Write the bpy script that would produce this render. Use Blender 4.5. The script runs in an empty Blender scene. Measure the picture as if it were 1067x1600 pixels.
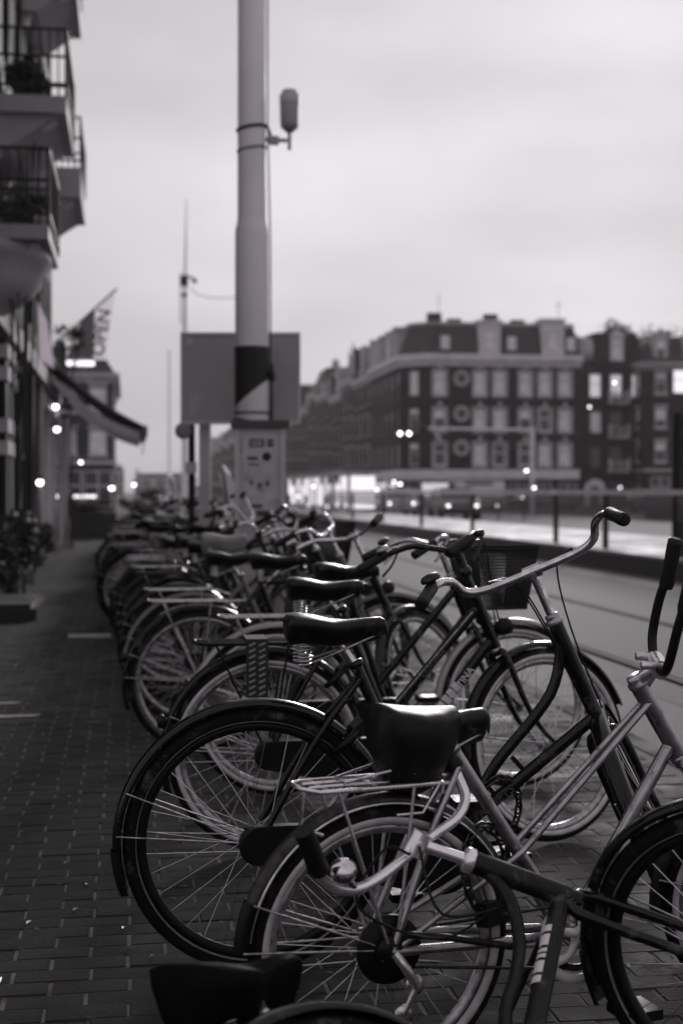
import bpy, math, random
from mathutils import Vector, Matrix
random.seed(7)
S = bpy.context.scene
COL = S.collection
R = math.radians
V = Vector

# ------------------------------------------------------------------ camera
YAW = 8.53
cam_d = bpy.data.cameras.new("camera"); cam = bpy.data.objects.new("camera", cam_d); COL.objects.link(cam)
cam_d.sensor_fit = 'VERTICAL'; cam_d.sensor_height = 36; cam_d.lens = 50
cam_d.clip_start = 0.05; cam_d.clip_end = 5000
cam.location = (0, 0, 1.26); cam.rotation_euler = (R(90 - 0.83), 0, R(-YAW))
cam_d.dof.use_dof = True; cam_d.dof.focus_distance = 3.6; cam_d.dof.aperture_fstop = 3.0
cam_d.dof.aperture_blades = 0
S.camera = cam
# ------------------------------------------------------------------ sky
W = bpy.data.worlds.new("World"); S.world = W; W.use_nodes = True
nt = W.node_tree; N = nt.nodes; L = nt.links; N.clear()
def nd(t, tree=None, **kw):
    n = (tree or nt).nodes.new(t)
    for k, v in kw.items(): setattr(n, k, v)
    return n
sky = nd('ShaderNodeTexSky', sky_type='NISHITA', sun_disc=False)
SUN_EL, SUN_AZ = 14.0, 16.0      # azimuth measured clockwise from +Y
sky.sun_elevation = R(SUN_EL); sky.sun_rotation = R(SUN_AZ); sky.air_density = 2.0; sky.dust_density = 6.0
bw = nd('ShaderNodeRGBToBW'); L.new(sky.outputs[0], bw.inputs[0])
pw = nd('ShaderNodeMath', operation='POWER'); L.new(bw.outputs[0], pw.inputs[0]); pw.inputs[1].default_value = 0.16
geo = nd('ShaderNodeTexCoord')
mp = nd('ShaderNodeMapping'); L.new(geo.outputs['Generated'], mp.inputs[0]); mp.inputs['Scale'].default_value = (1.6, 1.6, 4.5)
nz = nd('ShaderNodeTexNoise'); L.new(mp.outputs[0], nz.inputs[0]); nz.inputs['Scale'].default_value = 1.7
nz.inputs['Detail'].default_value = 4; nz.inputs['Roughness'].default_value = 0.45
mr = nd('ShaderNodeMapRange'); L.new(nz.outputs[0], mr.inputs[0])
mr.inputs[1].default_value = .40; mr.inputs[2].default_value = .60; mr.inputs[3].default_value = .83; mr.inputs[4].default_value = 1.04
ml = nd('ShaderNodeMath', operation='MULTIPLY'); L.new(pw.outputs[0], ml.inputs[0]); L.new(mr.outputs[0], ml.inputs[1])
tint = nd('ShaderNodeMix', data_type='RGBA', blend_type='MULTIPLY'); tint.inputs[0].default_value = 1
L.new(ml.outputs[0], tint.inputs[6]); tint.inputs[7].default_value = (1.0, .955, .99, 1)
bg = nd('ShaderNodeBackground'); L.new(tint.outputs[2], bg.inputs[0]); bg.inputs[1].default_value = 0.46
wo = nd('ShaderNodeOutputWorld'); L.new(bg.outputs[0], wo.inputs[0])
# ------------------------------------------------------------------ sun (veiled by cloud, low over the far roofs)
sd = bpy.data.lights.new("sun", 'SUN'); sd.energy = 1.5; sd.angle = R(10); sd.color = (1, .96, .98)
so = bpy.data.objects.new("sun", sd); COL.objects.link(so)
dirv = V((math.sin(R(SUN_AZ)) * math.cos(R(SUN_EL)), math.cos(R(SUN_AZ)) * math.cos(R(SUN_EL)), math.sin(R(SUN_EL))))
so.rotation_euler = dirv.to_track_quat('Z', 'Y').to_euler()
# ------------------------------------------------------------------ exposure
vs = S.view_settings; vs.view_transform = 'Standard'; vs.look = 'None'; vs.gamma = 1; vs.exposure = 0.0; vs.use_curve_mapping = False
S.cycles.use_denoising = True
S.cycles.max_bounces = 6; S.cycles.diffuse_bounces = 3; S.cycles.glossy_bounces = 3; S.cycles.volume_bounces = 0
S.cycles.transparent_max_bounces = 6; S.cycles.caustics_reflective = False; S.cycles.caustics_refractive = False
S.cycles.sample_clamp_indirect = 4

# ------------------------------------------------------------------ materials
TINT = (1.0, .95, 1.0)
MATS = {}
def mat(name, g, rough=.6, metal=0.0, spec=.5, var=0.0, vscale=4.0, bump=0.0, bscale=40.0, coat=0.0, emit=0.0, alpha=1.0, det=3, trans=0.0, wear=0.0):
    m = bpy.data.materials.new(name); m.use_nodes = True; t = m.node_tree; b = t.nodes['Principled BSDF']
    b.inputs['Roughness'].default_value = rough; b.inputs['Metallic'].default_value = metal
    b.inputs['Specular IOR Level'].default_value = spec; b.inputs['Coat Weight'].default_value = coat
    b.inputs['Coat Roughness'].default_value = .12
    c = (g * TINT[0], g * TINT[1], g * TINT[2], 1)
    b.inputs['Base Color'].default_value = c
    if trans: b.inputs['Transmission Weight'].default_value = trans
    b.inputs['Alpha'].default_value = alpha
    if emit:
        b.inputs['Emission Color'].default_value = (TINT[0], TINT[1], TINT[2], 1); b.inputs['Emission Strength'].default_value = emit
    if var or bump or wear:
        tc = t.nodes.new('ShaderNodeTexCoord')
    if var:
        n = t.nodes.new('ShaderNodeTexNoise'); n.inputs['Scale'].default_value = vscale; n.inputs['Detail'].default_value = det
        t.links.new(tc.outputs['Object'], n.inputs[0])
        r = t.nodes.new('ShaderNodeValToRGB'); t.links.new(n.outputs[0], r.inputs[0])
        lo, hi = g * (1 - var), g * (1 + var)
        r.color_ramp.elements[0].position = .3; r.color_ramp.elements[1].position = .7
        r.color_ramp.elements[0].color = (lo * TINT[0], lo * TINT[1], lo * TINT[2], 1)
        r.color_ramp.elements[1].color = (hi * TINT[0], hi * TINT[1], hi * TINT[2], 1)
        t.links.new(r.outputs[0], b.inputs['Base Color'])
        rr = t.nodes.new('ShaderNodeMapRange'); t.links.new(n.outputs[0], rr.inputs[0])
        rr.inputs[1].default_value = .3; rr.inputs[2].default_value = .7
        rr.inputs[3].default_value = max(.03, rough * .8); rr.inputs[4].default_value = min(1, rough * 1.25)
        t.links.new(rr.outputs[0], b.inputs['Roughness'])
    if bump:
        n2 = t.nodes.new('ShaderNodeTexNoise'); n2.inputs['Scale'].default_value = bscale; n2.inputs['Detail'].default_value = 4
        t.links.new(tc.outputs['Object'], n2.inputs[0])
        bp = t.nodes.new('ShaderNodeBump'); bp.inputs['Strength'].default_value = bump; bp.inputs['Distance'].default_value = .01
        t.links.new(n2.outputs[0], bp.inputs['Height']); t.links.new(bp.outputs[0], b.inputs['Normal'])
    if wear:
        n3 = t.nodes.new('ShaderNodeTexNoise'); n3.inputs['Scale'].default_value = wear; n3.inputs['Detail'].default_value = 8; n3.inputs['Roughness'].default_value = .7
        t.links.new(tc.outputs['Object'], n3.inputs[0])
        r3 = t.nodes.new('ShaderNodeMapRange'); t.links.new(n3.outputs[0], r3.inputs[0]); r3.inputs[1].default_value = .56; r3.inputs[2].default_value = .70
        mx = t.nodes.new('ShaderNodeMix'); mx.data_type = 'RGBA'; t.links.new(r3.outputs[0], mx.inputs[0])
        src = b.inputs['Base Color'].links[0].from_socket if b.inputs['Base Color'].links else None
        if src: t.links.new(src, mx.inputs[6])
        else: mx.inputs[6].default_value = c
        w_ = .09 if g < .1 else g * .35
        mx.inputs[7].default_value = (w_ * TINT[0], w_ * TINT[1], w_ * TINT[2], 1); t.links.new(mx.outputs[2], b.inputs['Base Color'])
        rs = b.inputs['Roughness'].links[0].from_socket if b.inputs['Roughness'].links else None
        ma = t.nodes.new('ShaderNodeMath'); ma.operation = 'MULTIPLY_ADD'; t.links.new(r3.outputs[0], ma.inputs[0]); ma.inputs[1].default_value = .4
        if rs: t.links.new(rs, ma.inputs[2])
        else: ma.inputs[2].default_value = rough
        t.links.new(ma.outputs[0], b.inputs['Roughness'])
        if coat:
            mc = t.nodes.new('ShaderNodeMath'); mc.operation = 'MULTIPLY_ADD'; t.links.new(r3.outputs[0], mc.inputs[0]); mc.inputs[1].default_value = -coat; mc.inputs[2].default_value = coat; t.links.new(mc.outputs[0], b.inputs['Coat Weight'])
    MATS[name] = m; return m
mat('paint_black', .005, .16, 0, .22, .35, 30, coat=.3, wear=14)
mat('paint_worn', .010, .4, 0, .25, .5, 45, .15, 60, wear=22)
mat('paint_grey', .11, .35, .2, .5, .25, 20, coat=.3, wear=14)
mat('paint_silver', .4, .28, .95, .5, .22, 26, wear=16)
mat('chrome', .72, .13, 1, .5, .22, 34, wear=30)
mat('steel', .42, .3, .8, .5, .4, 50, wear=30)
mat('alloy', .75, .26, .9, .5, .2, 30, wear=26)
mat('alloy_bright', .95, .24, .8, .5, .12, 30)
mat('brick_strip_lit', .045, .85, 0, .2, .35, 3.2, .3, 90, wear=4)  # lighter brick: the brighter light on this strip is put into its colour
mat('blind', .88, .8, 0, .3, .15, 2)
mat('saddle_dull', .004, .7, 0, .06, .3, 20, .2, 80)
mat('dark_steel', .05, .42, .8, .5, .5, 60)
mat('tyre', .007, .8, 0, .15, .3, 22, .3, 120, wear=18)
mat('rim_black', .008, .4, .2, .25, .3, 30)
mat('reflex', .55, .45, 0, .5, .2, 30)
mat('plastic_black', .006, .42, 0, .22, .2, 25)
mat('rubber_grip', .008, .5, 0, .3, .2, 25, .25, 160)
mat('saddle_leather', .006, .3, 0, .28, .3, 12, .12, 90, wear=14)
mat('saddle_brown', .03, .38, 0, .5, .4, 14, .15, 90)
mat('saddle_pale', .24, .6, 0, .5, .2, 10, .1, 60)
mat('mud_pale', .36, .33, .3, .5, .2, 14, wear=10)
mat('mud_grey', .15, .35, .3, .5, .25, 14)
mat('plastic_white', .85, .35, 0, .5, .12, 20)
mat('strap', .03, .8, 0, .3)
mat('strap_light', .3, .7, 0, .3)
mat('lamp_glass', .35, .12, .4, .5)
mat('letter', .7, .5); mat('letter_dark', .03, .6); mat('letter_grey', .075, .45)
mat('brick_dark', .019, .8, 0, .2, .28, 3.2, .3, 90, wear=5)
mat('brick_mid', .022, .8, 0, .2, .28, 3.7, .3, 90, wear=4)
mat('brick_lighter', .026, .8, 0, .2, .28, 2.9, .3, 90)
mat('joint_sand', .125, .95, 0, .2, .5, 7, .3, 60)
mat('asphalt', .13, .85, 0, .25, .06, 90, .05, 300, det=12)
mat('asphalt_track', .095, .85, 0, .25, .06, 90, .05, 300, det=12)
mat('ground_mat', .05, .8, 0, .3, .2, .4)
mat('groove', .006, 1, 0, .0)
mat('rail_steel', .24, .85, 0, .02, .3, 8)
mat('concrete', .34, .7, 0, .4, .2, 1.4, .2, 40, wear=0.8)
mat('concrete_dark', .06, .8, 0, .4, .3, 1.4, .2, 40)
mat('kerb_stone', .05, .9, 0, .1, .25, 2.0, .2, 40)
mat('paint_mark', .42, .7, 0, .4, .35, 6)
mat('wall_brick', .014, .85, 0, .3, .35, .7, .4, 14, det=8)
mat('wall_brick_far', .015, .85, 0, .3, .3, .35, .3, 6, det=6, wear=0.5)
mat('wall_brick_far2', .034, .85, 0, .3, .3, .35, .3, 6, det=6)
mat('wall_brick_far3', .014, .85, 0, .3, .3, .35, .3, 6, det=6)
mat('stone_light', .72, .75, 0, .3, .18, .9, .2, 12, wear=0.9)
mat('stone_grey', .44, .75, 0, .3, .22, .9, .2, 12)
mat('roof_slate', .028, .6, 0, .4, .3, 1.2, .3, 9)
mat('wood_white', .62, .5, 0, .4, .12, 1.2)
mat('wood_dark', .03, .5, 0, .4, .3, 3)
mat('pane', .08, .12, .0, .4)
mat('pane_curtain', .85, .4, 0, .4, .3, 1.1)
mat('pane_dim', .05, .1, 0, .8)
mat('pane_lit', .4, .4, 0, .5, emit=.45)
mat('pane_bright', .5, .4, 0, .5, emit=.95)
mat('shop_lit', .5, .4, 0, .5, emit=.6)
mat('bulb', .8, .4, 0, .5, emit=6)
mat('bulb_soft', .8, .4, 0, .5, emit=1.6)
mat('headlight', .8, .3, 0, .5, emit=9)
mat('iron', .015, .5, .3, .5, .3, 10)
mat('pole_paint', .84, .5, 0, .5, .10, 1.6, .08, 20)
mat('cab_paint', .45, .5, 0, .5, .16, 3.0, .1, 30, wear=5)
mat('cab_edge', .5, .5, 0, .5, .12, 3.0)
mat('cab_dark', .06, .55, 0, .5, .15, 3.0)
mat('panel_back', .36, .55, .1, .5, .12, 1.6, .1, 30)
mat('wrap_black', .012, .6, 0, .4, .3, 8, .1, 50)
mat('sticker', .42, .6, 0, .4, .15, 20)
mat('sticker_dark', .02, .6, 0, .4)
mat('fabric_awning', .34, .9, 0, .2, .12, 2.5, .1, 30)
mat('fabric_dark', .16, .9, 0, .2, .2, 2.5)
mat('flag_dark', .05, .9, 0, .2, .25, 3); mat('flag_light', .42, .9, 0, .2, .12, 3)
def cloth(name, g, k=.5):
    m = mat(name, g, .9, 0, .2, .12, 3); t = m.node_tree; b = t.nodes['Principled BSDF']; o = t.nodes['Material Output']
    tr = t.nodes.new('ShaderNodeBsdfTranslucent'); tr.inputs[0].default_value = (g * TINT[0], g * TINT[1], g * TINT[2], 1)
    mx = t.nodes.new('ShaderNodeMixShader'); mx.inputs[0].default_value = k
    t.links.new(b.outputs[0], mx.inputs[1]); t.links.new(tr.outputs[0], mx.inputs[2]); t.links.new(mx.outputs[0], o.inputs[0]); MATS[name] = m
cloth('flag_dark', .11); cloth('flag_light', .9, .75); cloth('fabric_awning', .8, .4)
mat('leaf', .035, .6, 0, .4, .5, 2.5); mat('leaf_light', .09, .55, 0, .4, .5, 2.5)
mat('petal', .45, .7); mat('bark', .04, .9, 0, .2, .3, 6, .4, 20)
mat('car_light', .45, .2, .3, .5, coat=.6); mat('car_dark', .03, .2, .3, .5, coat=.6); mat('car_glass', .02, .05, 0, .9)
mat('fence_glass', .10, .12, 0, .8, alpha=.45)
mat('railing_paint', .85, .6, 0, .5, .15, 2)
mat('hill_haze', .05, .9, 0, .2, .3, .02)

# ------------------------------------------------------------------ mesh helpers
def smooth_path(pts, k=5):
    P = [V(p) for p in pts]
    if len(P) < 3: return P
    out = []
    for i in range(len(P) - 1):
        p0 = P[max(i - 1, 0)]; p1 = P[i]; p2 = P[i + 1]; p3 = P[min(i + 2, len(P) - 1)]
        for j in range(k):
            t = j / k
            out.append(.5 * ((2 * p1) + (p2 - p0) * t + (2 * p0 - 5 * p1 + 4 * p2 - p3) * t * t + (3 * p1 - p0 - 3 * p2 + p3) * t ** 3))
    out.append(P[-1]); return out
class MB:
    def __init__(s, xf=None): s.v = []; s.f = []; s.sm = []; s.mi = []; s.xf = xf; s.m = 0
    def add(s, vs_, fs, sm=True):
        b = len(s.v)
        s.v += [V(p) for p in vs_]
        for f in fs: s.f.append([b + i for i in f]); s.sm.append(sm); s.mi.append(s.m)
        return s
    def tube(s, pts, r, n=8, smooth=0, cap=True, sq=1.0):
        P = smooth_path(pts, smooth) if smooth else [V(p) for p in pts]
        m = len(P); rr = r if isinstance(r, (list, tuple)) else None
        t0 = (P[1] - P[0]).normalized(); up = V((0, 0, 1)) if abs(t0.z) < .9 else V((1, 0, 0))
        nrm = (up - t0 * up.dot(t0)).normalized(); vs_ = []
        for i in range(m):
            t = ((P[min(i + 1, m - 1)] - P[max(i - 1, 0)])); t = t.normalized() if t.length > 1e-9 else t0
            nrm = (nrm - t * nrm.dot(t)).normalized(); bi = t.cross(nrm)
            if rr: q = i / (m - 1) * (len(rr) - 1); a = int(min(q, len(rr) - 2)); ri = rr[a] + (rr[a + 1] - rr[a]) * (q - a)
            else: ri = r
            for k in range(n):
                a = 2 * math.pi * k / n; vs_.append(P[i] + nrm * math.cos(a) * ri * sq + bi * math.sin(a) * ri)
        fs = [[i * n + k, i * n + (k + 1) % n, (i + 1) * n + (k + 1) % n, (i + 1) * n + k] for i in range(m - 1) for k in range(n)]
        s.add(vs_, fs)
        if cap: s.add([vs_[k] for k in range(n)][::-1], [list(range(n))], False); s.add([vs_[(m - 1) * n + k] for k in range(n)], [list(range(n))], False)
        return s
    def box(s, c, d, M=None, taper=1.0):
        c = V(c); x, y, z = d[0] / 2, d[1] / 2, d[2] / 2
        vs_ = [V((sx * x * (taper if sz > 0 else 1), sy * y * (taper if sz > 0 else 1), sz * z)) for sz in (-1, 1) for sy in (-1, 1) for sx in (-1, 1)]
        if M is not None: vs_ = [M @ p for p in vs_]
        return s.add([c + p for p in vs_], [[0, 2, 3, 1], [4, 5, 7, 6], [0, 1, 5, 4], [2, 6, 7, 3], [0, 4, 6, 2], [1, 3, 7, 5]], False)
    def bbox(s, a, b): return s.box([(a[i] + b[i]) / 2 for i in range(3)], [abs(b[i] - a[i]) for i in range(3)])
    def lathe(s, prof, n=16, c=(0, 0, 0), axis='z', cap=True, M=None):
        vs_ = []
        for (r, h) in prof:
            for k in range(n):
                a = 2 * math.pi * k / n; x, y = r * math.cos(a), r * math.sin(a)
                p = V((x, y, h)) if axis == 'z' else (V((x, h, y)) if axis == 'y' else V((h, x, y)))
                vs_.append((M @ p if M is not None else p) + V(c))
        m = len(prof)
        fs = [[i * n + k, i * n + (k + 1) % n, (i + 1) * n + (k + 1) % n, (i + 1) * n + k] for i in range(m - 1) for k in range(n)]
        if cap: fs += [[k for k in range(n)][::-1], [(m - 1) * n + k for k in range(n)]]
        return s.add(vs_, fs)
    def torus(s, Rr, prof, n=56, a0=0, a1=360, c=(0, 0, 0), closed_prof=True):
        """ring in the x-z plane, prof = [(dr, y)]"""
        full = abs(a1 - a0) >= 359.9; cnt = n if full else n + 1; m = len(prof); vs_ = []
        for i in range(cnt):
            a = R(a0 + (a1 - a0) * i / n)
            for (dr, y) in prof: vs_.append(V(((Rr + dr) * math.cos(a), y, (Rr + dr) * math.sin(a))) + V(c))
        fs = []
        for i in range(n):
            j = (i + 1) % cnt
            for k in range(m if closed_prof else m - 1):
                k2 = (k + 1) % m; fs.append([i * m + k, i * m + k2, j * m + k2, j * m + k])
        return s.add(vs_, fs)
    def loft(s, rings, cap=True, sm=True):
        n = len(rings[0]); vs_ = [p for r_ in rings for p in r_]
        fs = [[i * n + k, i * n + (k + 1) % n, (i + 1) * n + (k + 1) % n, (i + 1) * n + k] for i in range(len(rings) - 1) for k in range(n)]
        if cap: fs += [[k for k in range(n)][::-1], [(len(rings) - 1) * n + k for k in range(n)]]
        return s.add(vs_, fs, sm)
    def ball(s, c, r, n=10, sc=(1, 1, 1)):
        prof = [(max(1e-4, math.sin(math.pi * i / (n // 2 + 2))) , -math.cos(math.pi * i / (n // 2 + 2))) for i in range(n // 2 + 3)]
        vs_ = []; 
        for (a, h) in prof:
            for k in range(n): vs_.append(V(c) + V((a * math.cos(2 * math.pi * k / n) * r * sc[0], a * math.sin(2 * math.pi * k / n) * r * sc[1], h * r * sc[2])))
        m = len(prof)
        return s.add(vs_, [[i * n + k, i * n + (k + 1) % n, (i + 1) * n + (k + 1) % n, (i + 1) * n + k] for i in range(m - 1) for k in range(n)])
    def mesh(s, name, mats):
        me = bpy.data.meshes.new(name)
        vv = [s.xf @ p for p in s.v] if s.xf is not None else s.v
        me.from_pydata([p[:] for p in vv], [], s.f)
        me.polygons.foreach_set('use_smooth', s.sm); me.polygons.foreach_set('material_index', s.mi)
        for m_ in (mats if isinstance(mats, (list, tuple)) else [mats]): me.materials.append(MATS[m_])
        me.update(); return me
    def build(s, name, m, parent=None, kind=None, **kw):
        return place(s.mesh(name, m), name, parent, kind, **kw)
def place(me, name, parent=None, kind=None, M=None):
    o = bpy.data.objects.new(name, me); COL.objects.link(o)
    if parent is not None: o.parent = parent
    if M is not None: o.matrix_local = M
    if kind: o['kind'] = kind
    return o
def tag(o, label, cat, group=None):
    o['label'] = label; o['category'] = cat
    if group: o['group'] = group
    return o
def thing(name, label, cat, loc=(0, 0, 0), rz=0, group=None):
    o = bpy.data.objects.new(name, None); COL.objects.link(o); o.location = loc; o.rotation_euler = (0, 0, rz)
    o.empty_display_size = .1
    return tag(o, label, cat, group)
def struct(o): o['kind'] = 'structure'; return o
def dup(src, parent=None):
    c = src.copy(); COL.objects.link(c)
    if parent is not None: c.parent = parent
    for ch in list(src.children): dup(ch, c)
    return c
def text(body, size, M, m, parent, name='lettering', depth=.0006, sx=1.0, bold=0.0):
    cu = bpy.data.curves.new('txt', 'FONT'); cu.body = body; cu.size = size; cu.extrude = depth; cu.resolution_u = 3
    cu.align_x = 'CENTER'; cu.align_y = 'CENTER'; cu.offset = bold
    to = bpy.data.objects.new('txt', cu); COL.objects.link(to)
    bpy.context.view_layer.update()
    me = bpy.data.meshes.new_from_object(to.evaluated_get(bpy.context.evaluated_depsgraph_get()))
    bpy.data.objects.remove(to); me.transform(Matrix.Diagonal((sx, 1, 1, 1))); me.materials.clear(); me.materials.append(MATS[m])
    me.name = name
    return place(me, name, parent, None, M=M)
TH = R(YAW); sT, cT = math.sin(TH), math.cos(TH)
def at(px, py, d):
    """a point of the street from its distance along the view and its bearing"""
    l = (px - 533.5) / 2222 * d
    return V((l * cT + d * sT, d * cT - l * sT, 1.26 - (py - 768) / 2222 * d))

# ================================================================== THE SETTING
gb = MB(); gb.add([(-2500, -2500, -.012), (2500, -2500, -.012), (2500, 2500, -.012), (-2500, 2500, -.012)], [[0, 1, 2, 3]], False)
struct(gb.build('ground', 'ground_mat'))
rb = MB(); n_ = 40
for i in range(n_):
    y0, y1 = -6 + i * 11, -6 + (i + 1) * 11
    rb.add([(2.58, y0, -.002), (24, y0, -.002), (24, y1, -.002), (2.58, y1, -.002)], [[0, 1, 2, 3]], False)
struct(rb.build('road', 'asphalt'))
# pavement: sand bed, then bricks as geometry
pv = MB(); pv.add([(-9, -6, .0012), (2.46, -6, .0012), (2.46, 300, .0012), (-9, 300, .0012)], [[0, 1, 2, 3]], False)
pavement = struct(pv.build('pavement', 'joint_sand'))
BL, BW = .2, .092
def brick_me(i):
    m = BL / 2 - .0028 - .0012 * (i % 3); w = BW / 2 - .0004; b = .0025; z = .003 + .0012 * (i % 4)
    tl = [(-1) ** i * .0008, .0006 * (i % 3 - 1)]
    mb = MB()
    top = [(-m + b, -w + b, z + tl[0]), (m - b, -w + b, z + tl[1]), (m - b, w - b, z - tl[0]), (-m + b, w - b, z)]
    bot = [(-m, -w, z - .004), (m, -w, z - .004), (m, w, z - .004), (-m, w, z - .004)]
    low = [(x, y, -.012) for x, y, _ in bot]
    mb.add(top + bot + low, [[0, 1, 2, 3], [4, 5, 1, 0], [5, 6, 2, 1], [6, 7, 3, 2], [7, 4, 0, 3], [8, 9, 5, 4], [9, 10, 6, 5], [10, 11, 7, 6], [11, 8, 4, 7]], False)
    return mb.mesh('brick', ['brick_dark', 'brick_mid', 'brick_lighter'][i % 3])
BM = [brick_me(i) for i in range(9)]
rest = [MB(), MB(), MB(), MB()]
cands = []
row = 0; y = 1.9
while y < 44:
    x = -2.6 + (.1 if row % 2 else 0) + random.uniform(-.006, .006)
    while x < 2.46:
        if x + BL / 2 < 2.46 and (x < 1 or y < 26): cands.append((x, y + random.uniform(-.0012, .0012)))
        x += BL
    y += BW; row += 1
vis = []
for (x, y) in cands:
    d = x * sT + y * cT; l = x * cT - y * sT
    px = 533.5 + 2222 * l / d; py = 768 + 2222 * 1.26 / d
    vis.append((0 if (-20 < px < 560 and py < 1640) else 1, d, x, y))
vis.sort()
for k, (nv, d, x, y) in enumerate(vis):
    i = random.choice([0, 0, 1, 2, 3, 4, 5, 6, 7, 8, 1, 3, 4]); rz = random.uniform(-.008, .008)
    if k < 300:
        place(BM[i], 'brick', pavement, M=Matrix.Translation((x, y, 0)) @ Matrix.Rotation(rz, 4, 'Z'))
    else:
        me = BM[i]; M = Matrix.Translation((x, y, 0)) @ Matrix.Rotation(rz, 4, 'Z')
        rest[i % 3 if x < 1.0 else 3].add([M @ v.co for v in me.vertices], [list(p.vertices) for p in me.polygons][:9 if d < 12 else 1], False)
ra = MB()
for j in range(4):
    ra.m = j; ra.add(rest[j].v, rest[j].f, False)
ra.build('brick_field', ['brick_dark', 'brick_mid', 'brick_lighter', 'brick_strip_lit'], pavement, 'stuff')
kb = MB()
for i in range(70): kb.bbox((2.463, -4 + i * 1.0 + .004, -.05), (2.577, -4 + i + 1.0 - .004, .004 + .002 * (i % 3)))
struct(kb.build('kerb', 'kerb_stone'))
# tram rails, grooved, along the street
for xr in (3.62, 5.06):
    m_ = MB(); pts = [(-5, 0), (10, .0), (19.5, -.06), (40, -.1), (110, -.1)]
    for a, b in zip(pts[:-1], pts[1:]):
        for (o0, o1, z0) in ((-.035, .012, .006), (.042, .062, .005)):
            m_.add([(xr + a[1] + o0, a[0], z0), (xr + a[1] + o1, a[0], z0), (xr + b[1] + o1, b[0], z0), (xr + b[1] + o0, b[0], z0),
                    (xr + a[1] + o0, a[0], -.02), (xr + a[1] + o1, a[0], -.02), (xr + b[1] + o1, b[0], -.02), (xr + b[1] + o0, b[0], -.02)],
                   [[0, 1, 2, 3], [0, 3, 7, 4], [1, 5, 6, 2]], False)
    struct(m_.build('tram_rail', 'rail_steel'))
    g_ = MB(); g_.add([(xr - .075, -5, .0015), (xr + .042, -5, .0015), (xr - .06, 110, .0015), (xr - .18, 110, .0015)], [[0, 1, 2, 3]], False)
    struct(g_.build('rail_groove', 'groove'))
# strip of darker resurfaced track bed
tb = MB(); tb.add([(3.2, -6, .0), (6.2, -6, .0), (6.2, 110, .0), (3.2, 110, .0)], [[0, 1, 2, 3]], False)
struct(tb.build('track_bed', 'asphalt_track'))
# raised tram platform
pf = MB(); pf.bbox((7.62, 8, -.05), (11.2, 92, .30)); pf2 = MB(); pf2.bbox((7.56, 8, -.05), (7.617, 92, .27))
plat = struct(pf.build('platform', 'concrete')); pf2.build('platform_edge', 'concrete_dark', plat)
e2 = MB()
for i in range(45): e2.bbox((7.57, 8 + i * 1.2 + .006, .272), (7.86, 9.2 + i * 1.2 - .006, .312))
e2.build('edge_slab', 'concrete', plat, 'stuff')

# pale markings and a pale tile set in the pavement
mk = MB(); mk.box((-.33, 12.45, .012), (.36, .22, .012)); o = mk.build('pavement_tile', 'paint_mark'); tag(o, 'pale stone tile set in the brick pavement near the row of bicycle wheels', 'tile')
mk = MB()
for (x0, x1, y_) in ((-1.0, -.52, 8.0), (-1.4, -.66, 8.5)):
    mk.add([(x0, y_, .0105), (x1, y_ + .06, .0105), (x1 + .04, y_ + .12, .0105), (x0, y_ + .1, .0105)], [[0, 1, 2, 3]], False)
struct(mk.build('pavement_marking', 'paint_mark'))

lt_ = MB(); rl_ = random.Random(17)
for i in range(420):
    x = rl_.uniform(-1.3, 2.2); y = rl_.uniform(2.0, 13) if i % 3 else rl_.uniform(2.0, 5); a = rl_.uniform(0, 6.28); sz = rl_.uniform(.006, .02); c_, s_ = math.cos(a), math.sin(a)
    lt_.add([(x + sz * c_, y + sz * s_, .0105), (x - sz * .4 * s_, y + sz * .4 * c_, .013), (x - sz * c_, y - sz * s_, .0105), (x + sz * .4 * s_, y - sz * .4 * c_, .014)], [[0, 1, 2, 3]], False)
lt_.build('fallen_leaves', 'mud_grey', None, 'stuff')
# ------------------------------------------------------------------ facade kit
def wall_holes(mb, o, u, n, wd, z0, z1, holes, rec=.14):
    """front sheet of a wall with real openings; o corner, u along, n outward"""
    o, u, n = V(o), V(u), V(n)
    us = sorted({0, wd} | {h[0] for h in holes} | {h[1] for h in holes}); zs = sorted({z0, z1} | {h[2] for h in holes} | {h[3] for h in holes})
    P = lambda a, z, d=0: o + u * a + V((0, 0, z)) - n * d
    for i in range(len(us) - 1):
        for j in range(len(zs) - 1):
            ca, cz = (us[i] + us[i + 1]) / 2, (zs[j] + zs[j + 1]) / 2
            if any(h[0] < ca < h[1] and h[2] < cz < h[3] for h in holes): continue
            mb.add([P(us[i], zs[j]), P(us[i + 1], zs[j]), P(us[i + 1], zs[j + 1]), P(us[i], zs[j + 1])], [[0, 1, 2, 3]], False)
    for (a, b, c, d) in holes:
        mb.add([P(a, c), P(b, c), P(b, d), P(a, d), P(a, c, rec), P(b, c, rec), P(b, d, rec), P(a, d, rec)],
               [[0, 1, 5, 4], [1, 2, 6, 5], [2, 3, 7, 6], [3, 0, 4, 7]], False)
WCACHE = {}; BR = random.Random(99)
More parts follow.
